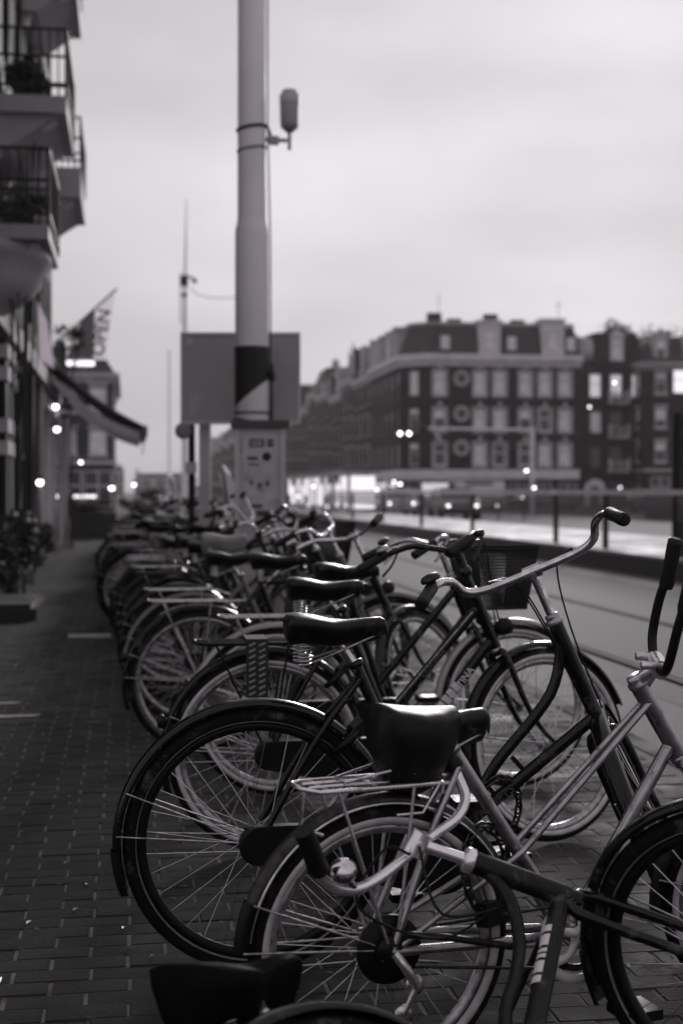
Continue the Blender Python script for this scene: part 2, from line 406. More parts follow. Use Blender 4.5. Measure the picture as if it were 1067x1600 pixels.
def window(root, o, u, n, hole, frame='wood_white', pane='pane', t=.07, rec=.12, mun=1, name='window'):
    a, b, c, d = hole; w, h = b - a, d - c; key = (round(w, 3), round(h, 3), frame, t, mun)
    if key not in WCACHE:
        m_ = MB()
        m_.bbox((0, -.03, 0), (t, .03, h)); m_.bbox((w - t, -.03, 0), (w, .03, h)); m_.bbox((t, -.03, 0), (w - t, .03, t)); m_.bbox((t, -.03, h - t), (w - t, .03, h))
        m_.bbox((t, -.025, h * .55), (w - t, .025, h * .55 + t * .8))
        if mun > 1: m_.bbox((w / 2 - t * .35, -.022, t), (w / 2 + t * .35, .022, h - t))
        p = MB(); p.bbox((t, -.006, t), (w - t, .006, h - t))
        WCACHE[key] = (m_.mesh('window', frame), p.v, p.f)
    me, pv_, pf_ = WCACHE[key]
    k2 = key + (pane,)
    if k2 not in WCACHE:
        p = MB(); p.add(pv_, pf_, False); WCACHE[k2] = p.mesh('pane', pane)
    u, n = V(u), V(n); M = Matrix((u.to_4d(), (-n).to_4d(), V((0, 0, 1)).to_4d(), V((0, 0, 0, 1)))).transposed()
    for i in range(3): M[3][i] = 0
    pos = V(o) + u * a + V((0, 0, c)) - n * rec
    M = Matrix.Translation(pos) @ M
    f = place(me, name, root, M=M); place(WCACHE[k2], 'pane', f)
    if frame == 'wood_white' and pane in ('pane', 'pane_dim', 'pane_curtain') and BR.random() < .6 and c > 3:
        k = BR.choice((.25, .4, .6)); kk = key + ('b', k)
        if kk not in WCACHE: q = MB(); q.bbox((t * 1.05, -.018, h * (1 - k)), (w - t * 1.05, -.010, h - t * 1.05)); WCACHE[kk] = q.mesh('blind', 'blind')
        place(WCACHE[kk], 'blind', f)
    return f

# ================================================================== NEAR LEFT BUILDING (balconies)
XF = -1.75
bl = thing('apartment_building', 'dark brick apartment building with balconies and stone bands along the pavement', 'building', (XF, 10, 0))
M0 = Matrix.Translation((-XF, -10, 0))   # parts written in street coordinates
def lb(mb, name, m, parent=None, kind=None):
    mb.xf = M0; return mb.build(name, m, parent or bl, kind)
U, NN = (0, 1, 0), (1, 0, 0)
holes = []
for k, y in enumerate([11.2, 13.6, 16.0, 18.4, 20.8, 23.2, 25.6, 28.0, 30.4, 32.3]):
    for z in (4.3, 7.5, 10.7): holes.append((y - 10, y - 10 + 1.15, z, z + 1.75))
gh = [(1.5, 2.8, .15, 3.0), (5.2, 6.5, .15, 3.0), (8.2, 9.4, .15, 3.0), (10.6, 11.8, .15, 3.1), (13.2, 15.0, .5, 3.0), (16.2, 17.8, .5, 3.0), (18.6, 20.4, .5, 2.75), (21.0, 23.2, .5, 2.75)]
wb = MB(); wall_holes(wb, (XF, 10, 0), U, NN, 24, 0, 14.5, holes + gh, .3)
wb.add([(XF, 34, 0), (XF - 8, 34, 0), (XF - 8, 34, 14.5), (XF, 34, 14.5), (XF, 10, 14.5), (XF - 8, 10, 14.5), (XF, 10, 0), (XF - 8, 10, 0)],
       [[0, 1, 2, 3], [3, 2, 5, 4], [4, 5, 7, 6]], False)
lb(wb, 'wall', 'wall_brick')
for i, h in enumerate(holes):
    window(bl, (0, 0, 0), U, NN, h, 'wood_white', ['pane_curtain', 'pane', 'pane_curtain'][i % 3], .09, .12)
for i, h in enumerate(gh):
    window(bl, (0, 0, 0), U, NN, h, 'wood_dark' if i < 4 else 'wood_white', 'pane_dim' if i < 6 else 'pane_lit', .12, .2, 2, name='door' if i < 4 else 'window')
# stone bands, plinth, pilasters with light blocks
for y in (12.9, 16.9, 19.55, 20.3, 21.95, 24.95):
    sb = MB(); sb.bbox((XF, y, 0), (XF + .14, y + .42, 3.3)); pl_ = lb(sb, 'pilaster', 'wall_brick')
    if y in (16.9, 19.55, 20.3, 21.95):
        for z in (.0, 1.75, 2.05, 2.75, 3.05): sb = MB(); sb.bbox((XF, y - .03, z + .003), (XF + .17, y + .45, z + .19)); lb(sb, 'stone_block', 'stone_light', pl_)
for (za, zb, pr) in ((3.32, 3.62, .22), (6.7, 6.85, .1), (9.9, 10.05, .1)): sb = MB(); sb.bbox((XF, 10, za), (XF + pr, 34, zb)); lb(sb, 'string_course', 'stone_grey')
# balconies: slab, railing and bars
def balcony(y0, y1, zf, proj, slab=.3, soff=.0, rail=.95, solid=False, curve=False, slabm='concrete_dark'):
    m_ = MB(); x1 = XF + proj
    m_.bbox((XF, y0, zf - slab), (x1, y1, zf))
    if soff:
        # tapered corbel under the slab
        m_.add([(XF, y0 + .1, zf - slab - soff), (XF + .25, y0 + .1, zf - slab - soff), (x1 - .12, y0 + .1, zf - slab), (XF, y0 + .1, zf - slab),
                (XF, y1 - .1, zf - slab - soff), (XF + .25, y1 - .1, zf - slab - soff), (x1 - .12, y1 - .1, zf - slab), (XF, y1 - .1, zf - slab)],
               [[0, 1, 2, 3], [7, 6, 5, 4], [0, 4, 5, 1], [1, 5, 6, 2]], False)
    m_.xf = M0; b = m_.build('balcony', slabm, bl)
    for yb in (y0 + .25, y1 - .45):
        k_ = MB(); zb = zf - slab
        prof = [(0, zb - .62), (.07, zb - .6), (.12, zb - .45), (.2, zb - .3), (.36, zb - .2), (proj * .72, zb - .14), (proj * .86, zb - .06), (proj * .86, zb - .004), (0, zb - .004)]
        n9 = len(prof); k_.add([(XF + x, yb, z) for x, z in prof] + [(XF + x, yb + .2, z) for x, z in prof], [list(range(n9))[::-1], list(range(n9, 2 * n9))] + [[i, (i + 1) % n9, n9 + (i + 1) % n9, n9 + i] for i in range(n9)], False)
        k_.xf = M0; k_.build('bracket', 'stone_light', b)
    r_ = MB(); zt = zf + rail
    for (a, c) in (((XF, y0, zt), (x1, y0, zt)), ((x1, y0, zt), (x1, y1, zt)), ((x1, y1, zt), (XF, y1, zt)),
                   ((XF, y0, zf + .12), (x1, y0, zf + .12)), ((x1, y0, zf + .12), (x1, y1, zf + .12)), ((x1, y0, zf), (x1, y0, zt)), ((x1, y1, zf), (x1, y1, zt)),
                   ((XF, y0, zf + .5), (x1, y0, zf + .5))):
        r_.tube([a, c], .02, 6)
    k = 0
    while k * .11 < proj: r_.tube([(XF + k * .11, y0, zf), (XF + k * .11, y0, zt)], .009, 4); r_.tube([(XF + k * .11, y1, zf), (XF + k * .11, y1, zt)], .009, 4); k += 1
    k = 0
    while k * .11 < y1 - y0: r_.tube([(x1, y0 + k * .11, zf), (x1, y0 + k * .11, zt)], .009, 4); k += 1
    r_.xf = M0; r_.build('railing', 'iron', b)
    return b
balcony(18.7, 21.2, 6.35, .98, .22, .42, rail=.85, slabm='stone_grey')
balcony(16.3, 18.5, 4.25, .88, .16, .0, rail=.85, slabm='stone_grey')
balcony(24.6, 27.2, 6.75, .97, .5, .42, rail=.85, slabm='stone_grey')
balcony(18.3, 21.0, 9.7, .9, .4, .4)
balcony(24.6, 27.4, 10.3, .9, .5, .4, slabm='stone_grey')
# rounded bay underside below the lower balcony
by = MB(); rings = []
for (z, k_) in ((4.085, 1.0), (3.98, 1.03), (3.93, .92), (3.74, .86), (3.55, .62), (3.4, .25)):
    ring = []
    for i in range(13):
        a = math.pi * i / 12; ring.append(V((XF + math.sin(a) ** .7 * .84 * k_, 17.5 - math.cos(a) * 1.3 * (.6 + .4 * k_), z)))
    rings.append(ring)
vs_ = [p for r_ in rings for p in r_]; n = 13
by.add(vs_, [[i * n + k, i * n + k + 1, (i + 1) * n + k + 1, (i + 1) * n + k] for i in range(len(rings) - 1) for k in range(n - 1)])
by.add(rings[0], [list(range(13))[::-1]], False); by.add(rings[-1], [list(range(13))], False)
lb(by, 'bay_base', 'stone_grey')
# drainpipe, white shopfront posts at the end of the building
m_ = MB(); m_.tube([(XF + .1, 27.9, 0), (XF + .1, 27.9, 14)], .055, 8); lb(m_, 'drainpipe', 'stone_grey')
m_ = MB()
for y in (28.45, 30.5, 31.0, 33.3): q_ = MB(); q_.bbox((XF + .002, y, 0), (XF + .12, y + .16, 2.945)); lb(q_, 'shopfront_post', 'wood_white')
m_.bbox((XF, 28.4, 2.95), (XF + .16, 33.6, 3.2)); m_.bbox((XF + .16, 33.5, 0), (XF + .42, 33.72, 2.95)); lb(m_, 'shopfront_fascia', 'wood_white')

def leaves(mb, c, rad, n, size, squash=1.0, seed=0, holes=0.0):
    rnd = random.Random(seed); c = V(c)
    clumps = []
    while len(clumps) < max(6, n // 110):
        q = V((rnd.uniform(-1, 1), rnd.uniform(-1, 1), rnd.uniform(-1, 1)))
        if .25 < q.length < .9: clumps.append(V((q.x * rad[0], q.y * rad[1], q.z * rad[2])))
    G = lambda k: max(-1.7, min(1.7, rnd.gauss(0, 1))) * k
    for i in range(n):
        q = rnd.choice(clumps); p = c + q * 1.0 + V((G(.17) * rad[0], G(.17) * rad[1], G(.17) * rad[2]))
        a = V((rnd.uniform(-1, 1), rnd.uniform(-1, 1), rnd.uniform(-.6, .6))).normalized(); b = a.cross(V((rnd.uniform(-1, 1), rnd.uniform(-1, 1), 1))).normalized()
        s = size * rnd.uniform(.5, 1.2); mb.m = 1 if rnd.random() < .3 else 0
        mb.add([p - a * s * .5, p + b * s * .3, p + a * s * .5, p - b * s * .3], [[0, 1, 2, 3]], False)
def bush(name, label, cat, c, rad, n, size, seed, pot=None, flowers=0, group=None):
    t = thing(name, label, cat, (c[0], c[1], 0), group=group)
    m_ = MB(); leaves(m_, (0, 0, c[2]), rad, n, size, seed=seed); o = m_.build('foliage', ['leaf', 'leaf_light'], t)
    st = MB(); rnd = random.Random(seed)
    for i in range(7): st.tube([(rnd.uniform(-.1, .1), rnd.uniform(-.1, .1), .0 if not pot else pot * .8), (rnd.uniform(-.3, .3) * rad[0], rnd.uniform(-.3, .3) * rad[1], c[2] * .6), (rnd.uniform(-.8, .8) * rad[0], rnd.uniform(-.8, .8) * rad[1], c[2] + rad[2] * .5)], .012, 5, smooth=3)
    st.build('stem', 'bark', t)
    if flowers:
        f = MB()
        for i in range(flowers):
            p = V((rnd.uniform(-.8, .9) * rad[0], rnd.uniform(-.9, .9) * rad[1], c[2] + rnd.uniform(-.7, .8) * rad[2])); f.ball(p, .035, 6)
        f.build('blossom', 'petal', t, 'stuff')
    return t
# planter and climbing plants along the facade
pl = MB(); pl.bbox((-2.2, 14.1, 0), (-.88, 15.6, .12)); pl.bbox((-2.2, 14.16, .12), (-.94, 15.54, .16)); pl.m = 0
tag(pl.build('planter_box', 'wood_dark'), 'low dark wooden planter trough at the foot of the leafy facade', 'planter')
bush('leafy_shrub', 'tall leafy shrub spilling over the low wooden planter trough', 'shrub', (-1.5, 14.9, .62), (.42, .6, .5), 2600, .10, 3, flowers=5)
bush('leafy_shrub', 'broad dark shrub with a few pale blossoms farther along the facade', 'shrub', (-1.42, 17.6, .6), (.42, 1.0, .45), 2600, .10, 5, flowers=22)
bush('leafy_shrub', 'narrow shrub beside the banded stone pilasters', 'shrub', (-1.6, 20.6, .55), (.3, .8, .45), 1800, .11, 8, flowers=5)
bush('leafy_shrub', 'low shrub at the foot of the drainpipe', 'shrub', (-1.5, 24.6, .4), (.3, .9, .35), 1500, .12, 9)
bush('balcony_plant', 'dark rounded bush filling the upper balcony behind its railing', 'plant', (-1.3, 19.6, 6.72), (.30, .5, .34), 3600, .10, 12)
bush('balcony_plant', 'trailing plants hanging along the lower balcony railing', 'plant', (-1.3, 17.2, 4.5), (.36, .8, .3), 1500, .09, 13, flowers=10)
bush('hanging_creeper', 'wispy creeper reaching out from the wall under the open flag', 'plant', tuple(at(108, 530, 31)), (.5, .3, .3), 500, .09, 14)
# wall lamps by the shopfront
def wall_lamp(c, label, soft=False):
    t = thing('wall_lamp', label, 'lamp', c, group='wall lamps on the near facade')
    m_ = MB(); m_.tube([(XF - c[0], 0, .0), (XF - c[0] + .15, 0, .12), (0, 0, .12), (0, 0, .07)], .014, 6, smooth=3); m_.lathe([(.02, .1), (.09, .05), (.1, .04)], 12); m_.build('bracket', 'iron', t)
    b = MB(); b.ball((0, 0, 0), .06, 10); b.build('bulb', 'bulb', t)
wall_lamp(tuple(at(88, 636, 30)), 'upper bright wall lamp beside the shop awning')
wall_lamp(tuple(at(90, 671, 31)), 'lower bright wall lamp just above the white shopfront posts')
wall_lamp(tuple(at(63, 754, 27)), 'small wall lamp glowing low beside the drainpipe')
# white hanging cloth sign near the bay
q = [at(60, 470, 25), at(76, 505, 25), at(86, 578, 25), at(62, 560, 25)]
m_ = MB(); m_.add(q + [p + V((0, .03, 0)) for p in q], [[0, 1, 2, 3], [7, 6, 5, 4], [0, 4, 5, 1], [1, 5, 6, 2], [2, 6, 7, 3], [3, 7, 4, 0]], False)
tag(m_.build('hanging_banner', 'flag_light'), 'pale furled banner hanging against the wall below the balconies', 'banner')
# OPEN flag
ft = thing('open_flag', 'two tone flag reading OPEN on a slanted pole over the shop awning', 'flag', tuple(at(100, 545, 33)))
o0 = ft.location.copy()
def flag_grid(corners, nx=14, nz=14, amp=.03):
    a, b, c, d = corners; m_ = MB(); vs_ = []
    for side in (0,):
        for j in range(nz + 1):
            for i in range(nx + 1):
                u_, v_ = i / nx, j / nz; p = (a * (1 - u_) + b * u_) * (1 - v_) + (d * (1 - u_) + c * u_) * v_
                vs_.append(p - o0 + V((0, amp * math.sin(u_ * 7 + v_ * 2.5) * (.3 + v_) + side * .008, 0)))
    w = nx + 1; off = (nx + 1) * (nz + 1)
    fs = [[j * w + i, j * w + i + 1, (j + 1) * w + i + 1, (j + 1) * w + i] for j in range(nz) for i in range(nx)]
    m_.add(vs_, fs); return m_
a, b, c, d, e, f = at(126, 504, 33), at(150, 482, 33), at(147, 562, 33), at(121, 556, 33), at(181, 456, 33), at(166, 560, 33)
flag_grid([a, b, c, d]).build('cloth_dark', 'flag_dark', ft); flag_grid([b, e, f, c]).build('cloth_light', 'flag_light', ft)
m_ = MB(); m_.tube([at(88, 538, 33) - o0, at(184, 452, 33) - o0], .022, 8); m_.build('pole', 'iron', ft)
ang = math.atan2(3.0, .42)
M = Matrix.Translation((at(160, 521, 33) - o0) + V((0, -.10, 0))) @ Matrix.Rotation(R(-YAW), 4, 'Z') @ Matrix.Rotation(R(90), 4, 'X') @ Matrix.Rotation(R(81), 4, 'Z')
text('OPEN', .42, M, 'letter_dark', ft, depth=.002, sx=1.0, bold=.006)
# round lamp sign
p = at(127, 560, 34)
rs = thing('round_sign', 'round hanging lamp sign with a bright band between the flag and the awning', 'sign', tuple(p))
m_ = MB(); m_.lathe([(.02, -.05), (.29, -.05), (.31, 0), (.29, .05), (.02, .05)], 24, axis='y'); m_.build('disc', 'stone_grey', rs)
m_ = MB(); m_.bbox((-.33, -.065, -.19), (.33, -.051, -.07)); m_.build('light_band', 'bulb_soft', rs)
m_ = MB(); m_.tube([(-.62, 0, .2), (-.2, 0, .2)], .015, 6); m_.tube([(-.62, 0, -.1), (-.2, 0, -.1)], .015, 6); m_.build('bracket', 'iron', rs)
# awning
aw = thing('shop_awning', 'striped fabric shop awning sloping out over the pavement', 'awning', (XF, 29, 0))
A0 = V((-XF, -29, 0))
def awn(mb, name, m, kind=None): mb.xf = Matrix.Translation(A0); return mb.build(name, m, aw, kind)
y0, y1 = 28.5, 33.2
def sheet(x0, z0, x1, z1, th, dy=0, n=10, sag=.12):
    m_ = MB(); vs_ = []
    for j, y in enumerate((y0 + dy, y1)):
        for i in range(n + 1):
            t = i / n; x = x0 + (x1 - x0) * t; z = z0 + (z1 - z0) * t - sag * math.sin(math.pi * t); vs_ += [V((x, y, z)), V((x, y, z - th))]
    w = 2 * (n + 1); fs = []
    for i in range(n):
        a = 2 * i; fs += [[a, a + 1, a + 3, a + 2], [w + a, w + a + 2, w + a + 3, w + a + 1], [a, a + 2, w + a + 2, w + a], [a + 1, w + a + 1, w + a + 3, a + 3]]
    m_.add(vs_, fs, False); return m_
awn(sheet(XF + .25, 3.85, XF + 2.1, 2.55, .05), 'canopy', 'fabric_dark')
awn(sheet(XF + .25, 3.60, XF + 2.0, 2.45, .16, .1, sag=.2), 'side_cloth', 'fabric_awning')
m_ = MB(); m_.bbox((XF + 2.02, y0, 2.38), (XF + 2.14, y1, 2.56)); m_.bbox((XF + .02, y0, 3.7), (XF + .3, y1, 3.95)); awn(m_, 'cassette', 'fabric_dark')
m_ = MB(); 
for i in range(12):
    yy = y0 + i * (y1 - y0) / 12
    m_.add([(XF + 2.08, yy + .01, 2.38), (XF + 2.08, yy + .38, 2.38), (XF + 2.07, yy + .33, 2.1), (XF + 2.07, yy + .2, 2.02), (XF + 2.07, yy + .06, 2.1)], [[0, 1, 2, 3, 4]], False)
awn(m_, 'valance', 'fabric_awning')
m_ = MB(); 
for yy in (y0 + .6, y1 - .6): m_ = MB(); m_.tube([(XF, yy, 3.2), (XF + 1.0, yy + .2, 3.05), (XF + 2.05, yy, 2.45)], .022, 6); awn(m_, 'arm', 'iron')
# terrace screen with plants at the far end of the pavement
tm = thing('terrace_planter', 'long dark planter screen with plants across the far pavement', 'planter', (-1.1, 39, 0))
m_ = MB(); m_.box((0, 0, .35), (1.6, .5, .7)); m_.build('trough', 'wood_dark', tm)
for i in range(10):
    s_ = MB(); s_.box((-.75 + i * .165, -.262, .37), (.13, .02, .62)); s_.build('slat', 'wood_dark', tm)
m_ = MB(); leaves(m_, (0, 0, .85), (.8, .25, .22), 1600, .1, seed=31); m_.build('foliage', ['leaf', 'leaf_light'], tm)
# string of bulbs over the terrace
sl = thing('string_lights', 'string of round bulbs glowing over the terrace planter', 'string lights', tuple(at(92, 776, 42)))
m_ = MB(); base = sl.location.copy(); pts = [at(x, 771 + 3 * math.sin((x - 90) / 60 * 3.1), 42) - base for x in range(84, 156, 6)]
m_.tube(pts, .01, 5); m_.build('cable', 'iron', sl)
bm = MB(); bm.ball((0, 0, 0), .05, 8); bme = bm.mesh('bulb', 'bulb_soft')
for x in (90, 106, 118, 124, 132, 138, 144, 148): place(bme, 'bulb', sl, M=Matrix.Translation(at(x, 776, 42) - base))

# ================================================================== FAR BUILDINGS
def block(name, label, x0, y0, x1, y1, zc, roof=2.6, wallm='wall_brick_far', faces=('W',), nx=4, floors=4, wz=None, pane=('pane_curtain', 'pane', 'pane_dim'), gf=None, cat='building', dorm=True, ww=1.15, cornice='stone_light', seed=1, group=None):
    """a street block: walls with openings, cornice, slate mansard, dormers, chimneys"""
    rnd = random.Random(seed)
    t = thing(name, label, cat, (x0, y0, 0), group=group); w, dp = x1 - x0, y1 - y0
    m_ = MB(); fh = (zc - .6) / floors
    fl = {'W': ((0, dp, 0), (0, -1, 0), (-1, 0, 0), dp), 'S': ((0, 0, 0), (1, 0, 0), (0, -1, 0), w), 'E': ((w, 0, 0), (0, 1, 0), (1, 0, 0), dp)}
    jobs = []
    for k, (o, u, n, wd) in fl.items():
        hs = []
        if k in faces:
            cnt = nx if not isinstance(nx, dict) else nx[k]
            for i in range(cnt):
                a = (i + .5) * wd / cnt
                for j in range(floors):
                    if j == 0: hs.append((a - ww * .8, a + ww * .8, .3, 2.6)); continue
                    z = .6 + j * fh + .25; hs.append((a - ww / 2, a + ww / 2, z, z + fh * .62))
            jobs.append((o, u, n, hs, wd, cnt))
        wall_holes(m_, o, u, n, wd, 0, zc, hs, .2)
    m_.add([(0, 0, zc), (w, 0, zc), (w, dp, zc), (0, dp, zc), (0, dp, 0), (w, dp, 0)], [[0, 1, 2, 3], [3, 2, 5, 4]], False)
    m_.build('wall', wallm, t)
    for (o, u, n, hs, wd, cnt) in jobs:
        for h in hs:
            g = h[2] < .5
            window(t, o, u, n, h, 'wood_white', (gf or 'pane_dim') if g else rnd.choice(pane), .13, .14, 2 if g else 1)
        # sills and lintel keystones
        o_, u_, n_v = V(o), V(u), V(n)
        for h in hs:
            if h[2] < .5: continue
            for (za, zb, e) in ((h[2] - .14, h[2] - .002, .1), (h[3] + .002, h[3] + .22, .06)):
                c1 = o_ + u_ * (h[0] - e) + n_v * .0; c2 = o_ + u_ * (h[1] + e) + n_v * .09
                s_ = MB(); s_.bbox((c1.x, c1.y, za), (c2.x, c2.y, zb)); s_.build('sill' if zb <= h[2] else 'lintel', 'stone_grey', t)
        for (za, zb, pr) in ((zc - .55, zc - .25, .14), (zc - .249, zc + .05, .4), (2.95, 3.2, .12)):
            c1 = o_ - u_ * (.0) + n_v * .0; c2 = o_ + u_ * wd + n_v * pr; c_ = MB(); c_.bbox((c1.x, c1.y, za), (c2.x, c2.y, zb)); c_.build('cornice' if za > 4 else 'string_course', cornice, t)
    rf = MB(); b = roof * .45
    rf.add([(-.1, -.1, zc + .05), (w + .1, -.1, zc + .05), (w + .1, dp + .1, zc + .05), (-.1, dp + .1, zc + .05), (b, b, zc + roof), (w - b, b, zc + roof), (w - b, dp - b, zc + roof), (b, dp - b, zc + roof)],
           [[0, 1, 5, 4], [1, 2, 6, 5], [2, 3, 7, 6], [3, 0, 4, 7], [4, 5, 6, 7]], False)
    r_o = rf.build('roof', 'roof_slate', t)
    if dorm:
        for (o, u, n, hs, wd, cnt) in jobs:
            o_, u_, n_v = V(o), V(u), V(n)
            for i in range(cnt):
                if rnd.random() < .35: continue
                a = (i + .5) * wd / cnt; hh = roof * rnd.uniform(.6, 1.05); hw = rnd.uniform(.6, .9)
                c1 = o_ + u_ * (a - hw) - n_v * .15; c2 = o_ + u_ * (a + hw) - n_v * 2.0; d_ = MB()
                d_.bbox((c1.x, c1.y, zc + .06), (c2.x, c2.y, zc + hh))
                gm = (c1 + c2) / 2; nv2 = n_v
                if rnd.random() < .5:
                    d_.add([(c1.x, c1.y, zc + hh), (c2.x if abs(u_.x) > .5 else c1.x, c1.y if abs(u_.x) > .5 else c2.y, zc + hh), ((c1.x + c2.x) / 2 if abs(u_.x) > .5 else c1.x, c1.y if abs(u_.x) > .5 else (c1.y + c2.y) / 2, zc + hh + .9)], [[0, 1, 2]], False)
                dd = d_.build('dormer', rnd.choice(['stone_grey', 'wall_brick_far2', 'roof_slate']), r_o)
                wm = window(r_o, o, u, n, (a - hw * .6, a + hw * .6, zc + .3, zc + hh - .25), 'wood_white', rnd.choice(pane), .1, .13)
    for i in range(2):
        ch = MB(); cx, cy = rnd.uniform(b, w - b), rnd.uniform(b, dp - b); ch.box((cx, cy, zc + roof + .4), (.9, .6, 1.2))
        for q in (-.25, 0.0, .25): ch.lathe([(.1, 0), (.1, .35)], 8, (cx + q, cy, zc + roof + 1.0))
        ch.build('chimney', rnd.choice(['wall_brick_far2', 'stone_grey']), r_o)
    return t
# street wall on the other side, receding
yy = 137.0; k = 0
kinds = ['three windows wide and pale gabled dormers', 'narrow front and stepped chimneys', 'tall dark front and slate mansard', 'plain brick front and small dormers']
while yy < 420:
    wd = [11, 8, 9.5, 12, 8.5, 10][k % 6]; zc = [12.6, 13.2, 12.0, 12.9, 13.6, 12.2][k % 6]
    block('terraced_house', ['first terraced house directly beyond the wide corner building', 'second terraced house beyond the wide corner building', 'third terraced house beyond the wide corner building', 'fourth terraced house beyond the wide corner building'][k] if k < 4 else 'dark brick terraced house of the long far side of the street', 23.5, yy, 36, yy + wd - .05, zc, [3.6, 3.0, 4.0, 2.8, 3.4, 3.8][k % 6],
          ['wall_brick_far', 'wall_brick_far2', 'wall_brick_far3'][k % 3], ('W',), 3 if wd < 10 else 4, 4, gf='shop_lit' if k in (0, 1, 2, 4) else 'pane_dim', seed=40 + k, group='terraced houses receding on the far side of the street')
    yy += wd; k += 1
# corner block
cb = thing('corner_building', 'wide dark brick corner building with pale cornice and mansard roof', 'building', (23.5, 120, 0))
ZC = 12.1
ucol = [27.0, 30.6, 32.35, 34.65, 36.35, 38.05]   # x of the window axes of the front
front = []
XA, XB = 25.4, 39.0
cols = [26.55, 30.1, 31.85, 34.15, 35.9, 37.7]
rowsz = [(9.55, 11.7), (6.45, 8.45), (3.45, 5.45)]
fo, fu, fn = (1.9, 0, 0), (1, 0, 0), (0, -1, 0)
hs = []
for c in cols:
    for (a, b) in rowsz: hs.append((c - XA - .58, c - XA + .58, a, b))
gs = [(i * 2.25 + .5, i * 2.25 + 2.2, .4, 2.0) for i in range(6)]
m_ = MB(); wall_holes(m_, fo, fu, fn, XB - XA, 0, ZC, hs + gs, .2)
cl = math.hypot(1.9, 1.9); cu = V((1.9, -1.9, 0)).normalized(); cn = V((-1, -1, 0)).normalized(); co = V((0, 1.9, 0))
chs = [(cl / 2 - .5, cl / 2 + .5, a, b) for (a, b) in rowsz] + [(cl / 2 - .7, cl / 2 + .7, .1, 2.6)]
wall_holes(m_, co, cu, cn, cl, 0, ZC, chs, .2)
LW = 15.0
lo_, lu, ln = V((0, 1.9 + LW, 0)), V((0, -1, 0)), V((-1, 0, 0))
lhs = [(LW * (i + .5) / 5 - .55, LW * (i + .5) / 5 + .55, a, b) for i in range(5) for (a, b) in rowsz] + [(LW * (i + .5) / 5 - 1.1, LW * (i + .5) / 5 + 1.1, .4, 2.5) for i in range(5)]
wall_holes(m_, lo_, lu, ln, LW, 0, ZC, lhs, .2)
m_.add([(15.5, 0, 0), (15.5, 16.9, 0), (15.5, 16.9, ZC), (15.5, 0, ZC), (0, 16.9, ZC), (0, 1.9, ZC), (1.9, 0, ZC), (0, 16.9, 0)], [[0, 1, 2, 3], [3, 2, 4, 5, 6], [1, 7, 4, 2]], False)
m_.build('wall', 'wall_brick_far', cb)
pn = [['pane_curtain'] * 6, ['pane_dim', 'pane_curtain', 'pane_curtain', 'pane', 'pane_dim', 'pane_curtain'], ['pane_dim', 'pane_curtain', 'pane', 'pane_dim', 'pane_curtain', 'pane_curtain']]
for i in range(6):
    for j in range(3): window(cb, fo, fu, fn, hs[i * 3 + j], 'wood_white', pn[j][i] if j else 'pane_curtain', .17, .12)
for g in gs: window(cb, fo, fu, fn, g, 'wood_white', 'pane_dim', .12, .14, 2)
for g in chs: window(cb, co, cu, cn, g, 'wood_white', 'pane_curtain' if g[2] > 9 else 'pane', .12, .14, name='window' if g[2] > 1 else 'door')
for i, g in enumerate(lhs): window(cb, lo_, lu, ln, g, 'wood_white', ['pane_lit', 'pane_dim', 'shop_lit', 'pane_lit', 'pane_dim'][i % 5] if g[2] < 1 else ['pane', 'pane_dim', 'pane_curtain'][i % 3], .12, .14, 2)
for h in hs:
    s_ = MB(); s_.bbox((1.9 + h[0] - .1, -.1, h[2] - .16), (1.9 + h[1] + .1, 0, h[2] - .002)); s_.bbox((1.9 + (h[0] + h[1]) / 2 - .17, -.12, h[3] + .02), (1.9 + (h[0] + h[1]) / 2 + .17, 0, h[3] + .55))
    for sx in (h[0] - .14, h[1] + .002): s_.bbox((1.9 + sx, -.06, h[2]), (1.9 + sx + .138, 0, h[3]))
    s_.bbox((1.9 + h[0] - .14, -.07, h[3] + .002), (1.9 + h[1] + .14, 0, h[3] + .14)); s_.build('window_surround', 'stone_grey', cb)

for z in (11.0, 7.95, 5.0):
    rg = MB(); rg.torus(.56, [(0.16, -.07), (.16, 0), (-.16, 0), (-.16, -.07)], 20); rg.build('stone_ring', 'stone_grey', cb, M=Matrix.Translation((28.45 - 23.5, -.004, z)))
    rg = MB(); rg.lathe([(.02, -.03), (.4, -.03), (.4, 0)], 16, axis='y'); rg.build('round_pane', 'pane_dim', cb, M=Matrix.Translation((28.45 - 23.5, -.003, z)))
for (za, zb, pr) in ((ZC - .0, ZC + .45, .2), (ZC + .451, ZC + 1.0, .5), (2.35, 3.15, .15)):
    path_o = [(-pr, 16.9), (-pr, 1.9 - pr * .4), (1.9 - pr * .4, -pr), (15.5 + (pr * .4 if za > 3 else 0), -pr)]; path_i = [(0, 16.9), (0, 1.9), (1.9, 0), (15.5, 0)]
    c_ = MB()
    for i in range(3):
        a, b = path_o[i], path_o[i + 1]; c, d = path_i[i + 1], path_i[i]
        v8 = [(a[0], a[1], za), (b[0], b[1], za), (c[0], c[1], za), (d[0], d[1], za), (a[0], a[1], zb), (b[0], b[1], zb), (c[0], c[1], zb), (d[0], d[1], zb)]
        c_.add(v8, [[0, 1, 5, 4], [4, 5, 6, 7], [3, 2, 1, 0], [0, 4, 7, 3], [1, 2, 6, 5]], False)
    c_.build('cornice' if za > 4 else 'fascia', 'stone_light', cb)

